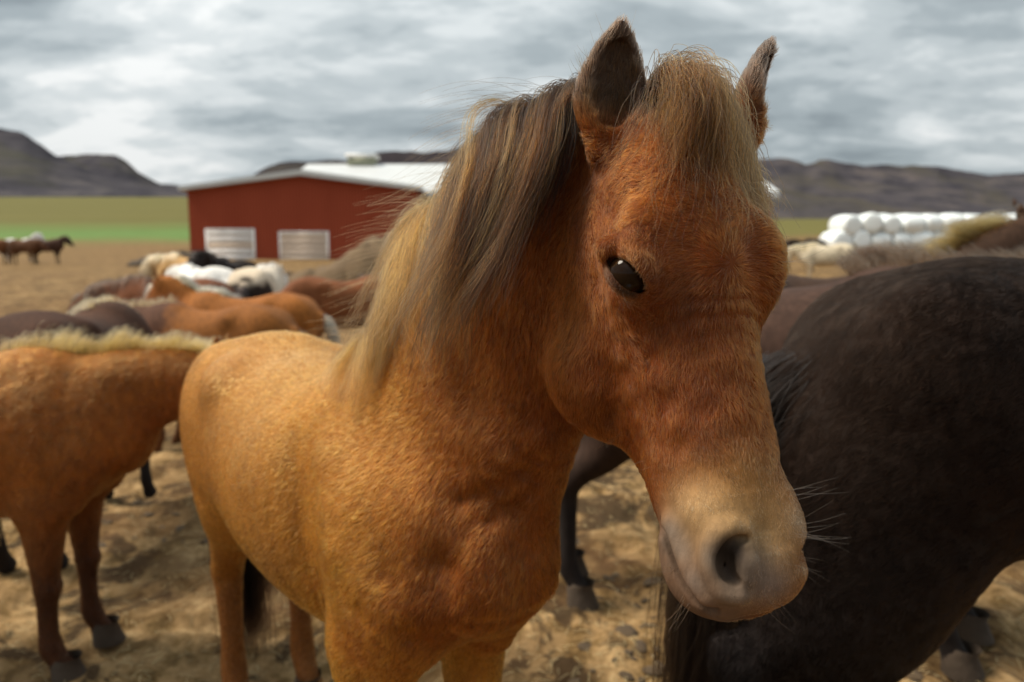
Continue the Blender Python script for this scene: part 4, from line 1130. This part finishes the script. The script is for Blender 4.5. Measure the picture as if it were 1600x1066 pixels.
PT = [  # px, py, radius px, colour, strength
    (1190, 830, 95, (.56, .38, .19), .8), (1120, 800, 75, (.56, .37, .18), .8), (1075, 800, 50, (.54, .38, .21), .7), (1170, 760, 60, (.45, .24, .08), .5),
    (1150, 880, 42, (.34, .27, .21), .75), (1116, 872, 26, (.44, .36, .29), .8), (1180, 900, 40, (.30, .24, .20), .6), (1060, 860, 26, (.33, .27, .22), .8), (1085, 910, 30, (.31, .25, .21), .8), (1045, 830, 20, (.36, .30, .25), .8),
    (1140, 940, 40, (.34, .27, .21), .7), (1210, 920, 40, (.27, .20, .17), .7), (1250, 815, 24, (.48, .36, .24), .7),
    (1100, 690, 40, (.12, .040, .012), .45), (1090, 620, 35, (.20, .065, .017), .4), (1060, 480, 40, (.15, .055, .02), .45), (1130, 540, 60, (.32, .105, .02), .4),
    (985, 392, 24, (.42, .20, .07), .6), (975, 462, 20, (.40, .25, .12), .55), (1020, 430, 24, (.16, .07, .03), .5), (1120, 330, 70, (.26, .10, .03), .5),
    (900, 500, 60, (.26, .125, .045), .55), (930, 640, 40, (.30, .13, .04), .4), (1210, 600, 35, (.42, .17, .035), .5), (1225, 700, 35, (.45, .20, .05), .5), (1010, 720, 30, (.34, .15, .045), .5),  # gold spots down the nose's far edge are rim light painted into the coat
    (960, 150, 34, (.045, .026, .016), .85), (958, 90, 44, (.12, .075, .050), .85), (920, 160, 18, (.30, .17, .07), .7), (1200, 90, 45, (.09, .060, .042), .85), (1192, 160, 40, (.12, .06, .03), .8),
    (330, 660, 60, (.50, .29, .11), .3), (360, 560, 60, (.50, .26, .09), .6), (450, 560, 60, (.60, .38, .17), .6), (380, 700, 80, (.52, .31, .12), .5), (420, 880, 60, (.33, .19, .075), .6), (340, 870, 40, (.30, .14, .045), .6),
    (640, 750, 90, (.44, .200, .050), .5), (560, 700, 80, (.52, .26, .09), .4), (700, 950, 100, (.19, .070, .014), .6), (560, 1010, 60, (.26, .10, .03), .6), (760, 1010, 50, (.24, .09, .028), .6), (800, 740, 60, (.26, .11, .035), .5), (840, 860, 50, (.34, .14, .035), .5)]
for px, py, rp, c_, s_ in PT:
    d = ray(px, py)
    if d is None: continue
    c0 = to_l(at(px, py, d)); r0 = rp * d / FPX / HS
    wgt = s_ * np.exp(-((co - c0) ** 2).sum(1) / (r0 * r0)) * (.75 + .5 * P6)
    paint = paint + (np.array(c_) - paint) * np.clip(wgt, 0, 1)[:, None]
lipw = np.exp(-(np.min(np.linalg.norm(co[:, None] - np.array([to_l(at(x, y, dlp + z_)) for x, y, z_ in ((1046, 850, .040), (1054, 885, .034), (1072, 914, .026), (1094, 932, .018), (1122, 942, .012))])[None], axis=2), 1) * HS / .034) ** 2)
paint = paint + (np.array([.21, .155, .115]) - paint) * (lipw * .95)[:, None]
# nostril hollow painted near black; bare dark skin on the lid rims
for c0, r0, cc in ((np_pts[2], .017, (.022, .014, .012)), (deep, .030, (.02, .013, .011))):
    paint = paint + (np.array(cc) - paint) * np.exp(-(((co - c0) ** 2).sum(1) / (r0 / HS) ** 2) ** 2)[:, None] * .9
lid_pts = np.array([on_ball(x, y, ER + .001) for x, y in ring])
dl = np.min(np.linalg.norm(co[:, None] - lid_pts[None], axis=2), 1) if len(co) < 5 else None
near_e = np.nonzero(np.linalg.norm(co - eye_l, axis=1) < .06)[0]
dense_ring = spline(np.vstack([lid_pts, lid_pts[:1]]), 80)
de_ = np.min(np.linalg.norm(co[near_e][:, None] - dense_ring[None], axis=2), 1)
kk = np.exp(-(de_ / .0050) ** 2)[:, None]
paint[near_e] = paint[near_e] + (np.array([.045, .033, .028]) - paint[near_e]) * kk * .9
if len(lp) > 3:
    ll = spline(np.array(lp), 60); nl = np.nonzero(np.linalg.norm(co - lp[len(lp) // 2], axis=1) < .13)[0]
    dd = np.min(np.linalg.norm(co[nl][:, None] - ll[None], axis=2), 1)
    paint[nl] = paint[nl] * (1 - .75 * np.exp(-(dd / .0060) ** 2)[:, None])
mx_ = paint.max(1, keepdims=True); paint = np.clip(mx_ * 1.06, 0, .95) * (paint / mx_) ** (1.46 - .12 * hm - .16 * hm * sstep(.74, .90, hu[:, 0])[:, None])
paint = paint * (1 - .27 * hm * (1 - .45 * sstep(.66, .84, hu[:, 0])[:, None]))
for s3 in (1, -1):
    b_, t_ = ears[s3][0], ears[s3][1]; ax_ = t_ - b_; tq = ((co - b_) @ ax_) / (ax_ @ ax_)
    dq = np.linalg.norm(co - b_ - np.clip(tq, 0, 1)[:, None] * ax_, axis=1)
    em_ = sstep(.085, .06, dq) * sstep(.02, .40, tq)
    paint = paint + (np.array([.070, .045, .031]) * (.7 + .6 * P7[:, None]) - paint) * em_[:, None] * .9
lowr = np.array([on_ball(x - 1, y + 9, ER + .001) for x, y in lo_lid[1:-1]]); lowr = spline(lowr, 40)
d9 = np.min(np.linalg.norm(co[near_e][:, None] - lowr[None], axis=2), 1)
paint[near_e] = paint[near_e] + (np.array([.36, .25, .16]) - paint[near_e]) * (np.exp(-(d9 / .0042) ** 2) * .8)[:, None]
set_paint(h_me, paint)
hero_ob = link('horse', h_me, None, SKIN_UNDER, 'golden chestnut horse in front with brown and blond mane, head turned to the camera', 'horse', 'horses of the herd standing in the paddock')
hero_ob.matrix_world = Matrix([[*M_hero[0], HLOC[0]], [*M_hero[1], HLOC[1]], [*M_hero[2], 0], [0, 0, 0, 1]])
ey = link('eye', eyeball(ER / HS), hero_ob); ey.location = eye_l
ey2 = link('eye', ey.data, hero_ob); ey2.location = hf(EYE_U, -.145, -.008)
for x0, ys in ((.475 * HST + .065, -.135), (.475 * HST + .045, .135), (-.605 * HST + .045, -.125), (-.605 * HST + .045, .125)):
    a_, b_ = hoof_mesh('hoof', x0, ys * ((.86 if ys < 0 else .98) if x0 > 0 else 1), 0, -.10); link('hoof', to_mesh('hoof', a_, b_), hero_ob, HOOF)
print('hero body', len(co), round(time.time() - T0, 1))

# --- hair flow over the body
whorl = hf(.42, -.01, .07)
down_l = np.array([0, 0, -1.])
def flow(p, n):
    u = head_uvw(p)
    headm = (sstep(-.06, .10, u[:, 0]) * sstep(-.62, -.50, u[:, 2]))[:, None]
    fw = hf.H[None] * np.ones((len(p), 1))
    rad = nrm(p - whorl); rw = np.exp(-(np.linalg.norm(p - whorl, axis=1) / .09) ** 2)[:, None]
    fw = fw * (1 - rw) + rad * rw * 1.4
    fw = fw + hf.V[None] * (u[:, 1:2] * 1.2) * (u[:, 2:3] > -.1)
    cheek = sstep(-.08, -.22, u[:, 2])[:, None]
    fw = fw - hf.F[None] * cheek * .9
    up_f = sstep(.40, .28, u[:, 0])[:, None] * sstep(-.12, .0, u[:, 2])[:, None]
    fw = fw * (1 - up_f) + (-hf.H[None] * .4 + hf.V[None] * np.sign(u[:, 1:2]) * .9) * up_f * .8 + fw * up_f * .2
    bd = np.array([-.75, 0, -.75])[None] * np.ones((len(p), 1))
    frontm = sstep(.60, .80, p[:, 0])[:, None] * sstep(1.35, 1.1, p[:, 2])[:, None]
    bd = bd * (1 - frontm) + np.stack([np.full(len(p), -.1), np.sign(p[:, 1]) * .35, np.full(len(p), -1.)], 1) * frontm
    nkm = sstep(.0, 1, (p[:, 0] - .62) * 1.6 + (p[:, 2] - 1.05) * 1.5)[:, None]
    bd = bd * (1 - nkm) + np.array([-.45, 0, -.9])[None] * nkm
    legm = sstep(.75, .6, p[:, 2])[:, None]
    bd = bd * (1 - legm) + down_l[None] * legm
    out = fw * headm + bd * (1 - headm)
    for s in (1, -1):
        b_, t_ = ears[s][0], ears[s][1]
        ax = t_ - b_; tt = ((p - b_) @ ax) / (ax @ ax)
        dist = np.linalg.norm(p - b_ - np.clip(tt, 0, 1)[:, None] * ax, axis=1)
        em = (sstep(.075, .05, dist) * sstep(-.02, .15, tt))[:, None]
        out = out * (1 - em) + nrm(ax)[None] * em
    return out
Mi = np.linalg.inv(M_hero)
def view_weight(p, n):
    wp = to_w(p); q_ = wp - np.array([0, 0, CAM_H]); dep = q_ @ AX_D
    sx, sy = (q_ @ AX_R) / dep * FPX + 800, 533 - (q_ @ AX_U) / dep * FPX
    wn = nrm(n @ M_hero.T); fc = -(wn * nrm(q_)).sum(1)
    v_ = np.where(fc > -.15, 1.0, np.where(fc > -.5, .35, .08))
    v_ = v_ * np.where((sx > -80) & (sx < 1680) & (sy > -80) & (sy < 1150), 1, .12)
    return v_ / np.maximum(dep, .5) ** 2
def depth_of(p): return (to_w(p) - np.array([0, 0, CAM_H])) @ AX_D
def flen(p, n):
    u = head_uvw(p)
    hm_ = sstep(-.06, .10, u[:, 0]) * sstep(-.62, -.50, u[:, 2])
    l_ = np.interp(depth_of(p), [.9, 1.3, 1.8], [.019, .015, .012]) * (1 - hm_) + .0125 * hm_
    l_ = l_ * (1 - .62 * sstep(.66, .86, u[:, 0]) * hm_)
    jaw = sstep(-.30, -.42, u[:, 2]) * sstep(.9, .2, u[:, 0]) * hm_
    l_ = l_ * (1 + .8 * jaw)
    for c0, r0 in ((eye_l, .040), (np_pts[2], .030)):
        l_ = l_ * (1 - .72 * np.exp(-(((p - c0) ** 2).sum(1) / r0 ** 2) ** 1.5))
    for c_ in lp: l_ = l_ * (1 - .45 * np.exp(-((p - c_) ** 2).sum(1) / .03 ** 2))
    es = np.zeros(len(p))
    for s in (1, -1):
        b_, t_ = ears[s][0], ears[s][1]; ax = t_ - b_; tt = ((p - b_) @ ax) / (ax @ ax)
        dist = np.linalg.norm(p - b_ - np.clip(tt, 0, 1)[:, None] * ax, axis=1)
        es = np.maximum(es, sstep(.07, .05, dist) * sstep(.05, .2, tt) * sstep(.0, .9, tt))
    l_ = l_ * (1 - .4 * es)
    return l_ / HS
def fweight(p, n):
    w_ = view_weight(p, n)
    d_ = np.linalg.norm(p - eye_l, axis=1); w_ = w_ * sstep(.020, .030, d_)
    for c_ in np_pts: w_ = w_ * sstep(.008, .016, np.linalg.norm(p - c_, axis=1))
    w_ = w_ * sstep(.01, .03, np.linalg.norm(p - deep, axis=1))
    for c_ in lp: w_ = w_ * (.35 + .65 * sstep(.004, .012, np.linalg.norm(p - c_, axis=1)))
    u = head_uvw(p)
    return w_ * (1 + .5 * sstep(.75, .9, u[:, 0]))
NF = 60000 if DEV else 290000
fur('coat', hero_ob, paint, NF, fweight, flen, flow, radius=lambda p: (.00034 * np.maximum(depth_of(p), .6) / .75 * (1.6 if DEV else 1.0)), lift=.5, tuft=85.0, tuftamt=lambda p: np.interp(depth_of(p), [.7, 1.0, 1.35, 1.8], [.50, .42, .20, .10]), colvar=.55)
print('fur', round(time.time() - T0, 1))

# --- mane
def wl(px, py, d): return to_l(at(px, py, d))
cr = np.array([wl(915, 140, .89), wl(885, 172, .92), wl(850, 205, .96), wl(780, 275, 1.05), wl(710, 350, 1.15), wl(650, 420, 1.26), wl(600, 490, 1.37), wl(560, 545, 1.48)])
crest = spline(cr, 120)
# settle the crest line on the body
for _ in range(4):
    s_ = hero(crest); crest = crest - (s_ - .002)[:, None] * nrm(hero.grad(crest, .004)) * .8
right_w = dir_l(AX_R); up_l = np.array([0, 0, 1.]); tocam = -fwd_l
G = 180 if DEV else 440
r_ = np.random.default_rng(21)
tt = np.sort(r_.random(G) ** .9)
ii = np.clip((tt * 119), 0, 118.99); i0 = ii.astype(int); rt = crest[i0] + (crest[i0 + 1] - crest[i0]) * (ii - i0)[:, None] + r_.normal(size=(G, 3)) * .008
gn = nrm(hero.grad(rt, .004))
dirs = nrm(gn * 1.0 + up_l * .35 + tocam * r_.uniform(.2, 1.1, (G, 1)) - right_w * .12 + r_.normal(size=(G, 3)) * .34 - tocam * (.35 * (tt < .12))[:, None])
Lm = np.interp(tt, [0, .15, .4, .7, 1], [.33, .42, .38, .29, .18]) * r_.uniform(.50, 1.15, G) / HS
sway_m = -right_w[None] * (.02 + .22 * (vnoise(np.stack([tt * 13, tt * 0, tt * 0], 1), 5) - .5))[:, None] + tocam[None] * (.25 * (vnoise(np.stack([tt * 17, tt * 0, tt * 0], 1), 8) - .4))[:, None]
gd = hang(hero, rt, dirs, Lm, 18, np.array([0, 0, -1.]) + .32 * tocam - .05 * right_w, .68, sway_m, r_.uniform(.006, .034, G), .36, 9, 5)
per = 10 if DEV else 24
P = locks(gd, per, .0062, .0042, 31, .0095, 2.4, .0034)
ti = np.repeat(tt, per); n_ = len(P); gq = np.repeat(r_.random((G, 1)), per, 0); hq_ = r_.random((n_, 1))
blond = (sstep(.34, .60, ti + .30 * (gq[:, 0] - .5)))[:, None]
streak = sstep(.78, .92, gq) * .6
dark_r, dark_t = np.array([.008, .0036, .0018]), np.array([.026, .0100, .0034])
bl_r, bl_t = np.array([.040, .015, .004]), np.array([.46, .185, .042])
rootc = dark_r * (1 - blond) + bl_r * blond
tipc = dark_t * (1 - np.maximum(blond, streak)) + bl_t * np.maximum(blond, streak)
tipc = tipc * (.40 + 1.0 * hq_) * (.22 + 1.35 * gq); rootc = rootc * (.6 + .8 * hq_)
mo = strands('mane', P, .00026 * np.linspace(1.2, .45, P.shape[1]) * (1.8 if DEV else 1), np.clip(tipc, 0, .9), hero_ob, MANE_HAIR); set_root_tint(mo, np.clip(rootc, 0, .9))
# wind-blown strays along the crest
ns = 40 if DEV else 330
ts = r_.random(ns) ** .8; rs_ = crest[(ts * 119).astype(int)] + r_.normal(size=(ns, 3)) * .006
ds_ = nrm(up_l * .9 - right_w * (.7 + .8 * r_.random((ns, 1))) + r_.normal(size=(ns, 3)) * .35)
Ps = hang(hero, rs_, ds_, r_.uniform(.07, .24, ns), 14, np.array([0, 0, -.55]) - right_w * .9, .86, -right_w * .25, .006, .22, 8, 9)
so = strands('mane', Ps, .00018 * np.linspace(1.1, .5, 14), (np.array([[.035, .015, .006]]) + np.array([[.30, .125, .026]]) * (sstep(.3, .6, ts)[:, None])) * (.3 + 1.3 * r_.random((ns, 1))), hero_ob, MANE_HAIR); set_root_tint(so, np.tile([[.016, .009, .005]], (ns, 1)))
so.name = 'stray_hairs'
# --- forelock: from the poll down over the forehead, wavy and bleached at the tips
G = 100 if DEV else 640
fx = r_.uniform(0, 1, G)
A0, A1 = hf(-.01, .020, .0), hf(-.02, -.118, .0)
rt = A0 + (A1 - A0) * fx[:, None] + hf.H * (r_.uniform(-.02, .06, (G, 1))) * hf.L
s_ = hero(rt); rt = rt - s_[:, None] * nrm(hero.grad(rt, .004)) * .9
dirs = nrm(hf.F * .9 - hf.H * .35 + hf.V * ((.02 - fx) * .9)[:, None] + r_.normal(size=(G, 3)) * .25)
tgt = hf.H * .95 + hf.V * (.30 - .75 * fx)[:, None] * .6
gd = hang(hero, rt, dirs, np.interp(fx, [0, .3, .6, .8, 1], [.24, .24, .215, .18, .14]) * r_.uniform(.55, 1.2, G) / HS, 18, np.array([0, 0, -1.]), .72, hf.V[None] * (.22 * (vnoise(np.stack([fx * 11, fx * 0, fx * 0], 1), 3) - .5))[:, None], .009, .20, 11, 15)
okf = gd[:, :, 2].max(1) < gd[:, 0, 2] + .045
gd, fx = gd[okf], fx[okf]; G = len(gd)
gd2 = gd + (np.linspace(0, 1, 18) ** 2.0)[None, :, None] * (hf.V * (.110 - .165 * fx)[:, None])[:, None]
per = 10 if DEV else 11
P = locks(gd2, per, .0065, .009, 41, .0105, 2.8, .0048)
n_ = len(P); gq = np.repeat(r_.random((G, 1)), per, 0); hq_ = r_.random((n_, 1))
tipc = (np.array([.036, .0145, .0045]) * (1 - gq ** 2) + np.array([.33, .135, .030]) * gq ** 2) * (.35 + 1.0 * hq_); rootc = np.array([.022, .0105, .0055]) * (.5 + .9 * hq_)
fo = strands('forelock', P, .00028 * np.linspace(1.2, .5, P.shape[1]) * (1.8 if DEV else 1), np.clip(tipc, 0, .9), hero_ob, MANE_HAIR); set_root_tint(fo, np.clip(rootc, 0, .9))
# --- ear tufts: pale fuzz from the ear rims and in the bowl
Et = []
for px, py, n_e, sp_e in ((916, 150, 70, 9), (926, 185, 60, 9), (940, 205, 50, 9), (960, 185, 60, 10), (978, 170, 60, 9), (955, 130, 50, 14), (990, 120, 40, 6), (912, 115, 40, 6), (950, 80, 40, 14)):
    for _ in range(n_e if not DEV else 8):
        c0 = hit(px + r_.normal() * sp_e, py + r_.normal() * sp_e)
        if c0 is None or np.linalg.norm(c0 - ears[1][0]) > .30: continue
        nn = nrm(hero.grad(c0[None], .003))[0]; ax_ = nrm(ears[1][1] - ears[1][0])
        d = nrm(nn * .8 + ax_ * .8 + r_.normal(size=3) * .35); l_ = .020 * r_.uniform(.5, 1.4); d2 = nrm(d + ax_ * .5 - right_w * .2)
        Et.append(np.stack([c0 + d * l_ * t * (1 - t) + d2 * l_ * t * t + d * l_ * t * .2 for t in np.linspace(0, 1, 5)]))
Et = np.array(Et); n_ = len(Et)
eo = strands('ear_fuzz', Et, .00020 * np.linspace(1, .4, 5), np.array([[.16, .085, .035]]) * r_.uniform(.3, 1.8, (n_, 1)), hero_ob, MANE_HAIR); set_root_tint(eo, np.tile([[.05, .025, .012]], (n_, 1)))
# --- tail
G = 110
rt = np.stack([np.full(G, -.745 * HST), r_.normal(size=G) * .025, 1.10 - .10 * r_.random(G)], 1)
gd = hang(hero, rt, nrm(np.array([-1, 0, -.3]) + r_.normal(size=(G, 3)) * .25), 1.12 * r_.uniform(.8, 1.1, G), 13, np.array([.02, .03, -1]), .55, (0, 0, 0), .012, .04, 5, 66)
P = locks(gd, 20, .018, .026, 67, .006, 2.0)
to_ = strands('tail', P, .0009 * np.linspace(1.1, .4, P.shape[1]), np.tile([[.008, .005, .004]], (len(P), 1)), hero_ob, MANE_HAIR); set_root_tint(to_, np.tile([[.006, .004, .004]], (len(P), 1)))
# --- whiskers and lashes
W = []
def whisk(px, py, n, dx, dy, ln, sp=10, cu=.3):
    for _ in range(n):
        c0 = hit(px + r_.normal() * sp, py + r_.normal() * sp)
        if c0 is None: continue
        nn = nrm(hero.grad(c0[None], .003))[0]
        d = nrm(nn * .8 + right_w * dx - up_l * dy + r_.normal(size=3) * .25); l_ = ln * r_.uniform(.5, 1.2)
        d2 = nrm(d + up_l * r_.uniform(-.2, cu)); W.append(np.stack([c0 + d * l_ * t * (1 - t) * 1.0 + d2 * l_ * t * t + (d * l_ * t) * 0 for t in np.linspace(0, 1, 7)]))
whisk(1236, 770, 9, .9, .0, .050, 8); whisk(1242, 830, 10, .9, .1, .050, 9); whisk(1238, 880, 6, .8, .4, .035); whisk(1045, 890, 14, -.7, .5, .035, 10); whisk(1075, 935, 8, -.4, .9, .035)
whisk(1200, 930, 6, .5, .9, .03); whisk(1222, 400, 5, .9, 0, .05, 8); whisk(1000, 735, 12, -.6, .7, .035, 14); whisk(960, 690, 10, -.5, .8, .03, 14); whisk(975, 462, 4, -.3, .8, .03, 6)
W = np.array(W)
wo = strands('whiskers', W, .00016 * np.linspace(1, .4, 7), np.tile([[.10, .07, .05]], (len(W), 1)), hero_ob, MANE_HAIR); set_root_tint(wo, np.tile([[.12, .08, .05]], (len(W), 1)))
La = []
for i in range(46):
    t = i / 45; x = np.interp(t, np.linspace(0, 1, 7), [p[0] for p in up_lid]); y = np.interp(t, np.linspace(0, 1, 7), [p[1] for p in up_lid])
    b_ = on_ball(x, y - 1, ER + .004); d = nrm(nrm(b_ - eye_l) * .8 - up_l * .45 + right_w * .15 + r_.normal(size=3) * .15); d2 = nrm(d - up_l * .3)
    l_ = .010 * r_.uniform(.6, 1.2) * math.sin(math.pi * (.12 + .8 * t)); La.append(np.stack([b_ + d * l_ * s * (1 - s) + d2 * l_ * s * s + d * l_ * s * .3 for s in np.linspace(0, 1, 5)]))
lo_ = strands('eyelashes', np.array(La), .00018 * np.linspace(1, .4, 5), np.tile([[.02, .014, .011]], (46, 1)), hero_ob, MANE_HAIR); set_root_tint(lo_, np.tile([[.015, .011, .010]], (46, 1)))
print('hero done', round(time.time() - T0, 1))
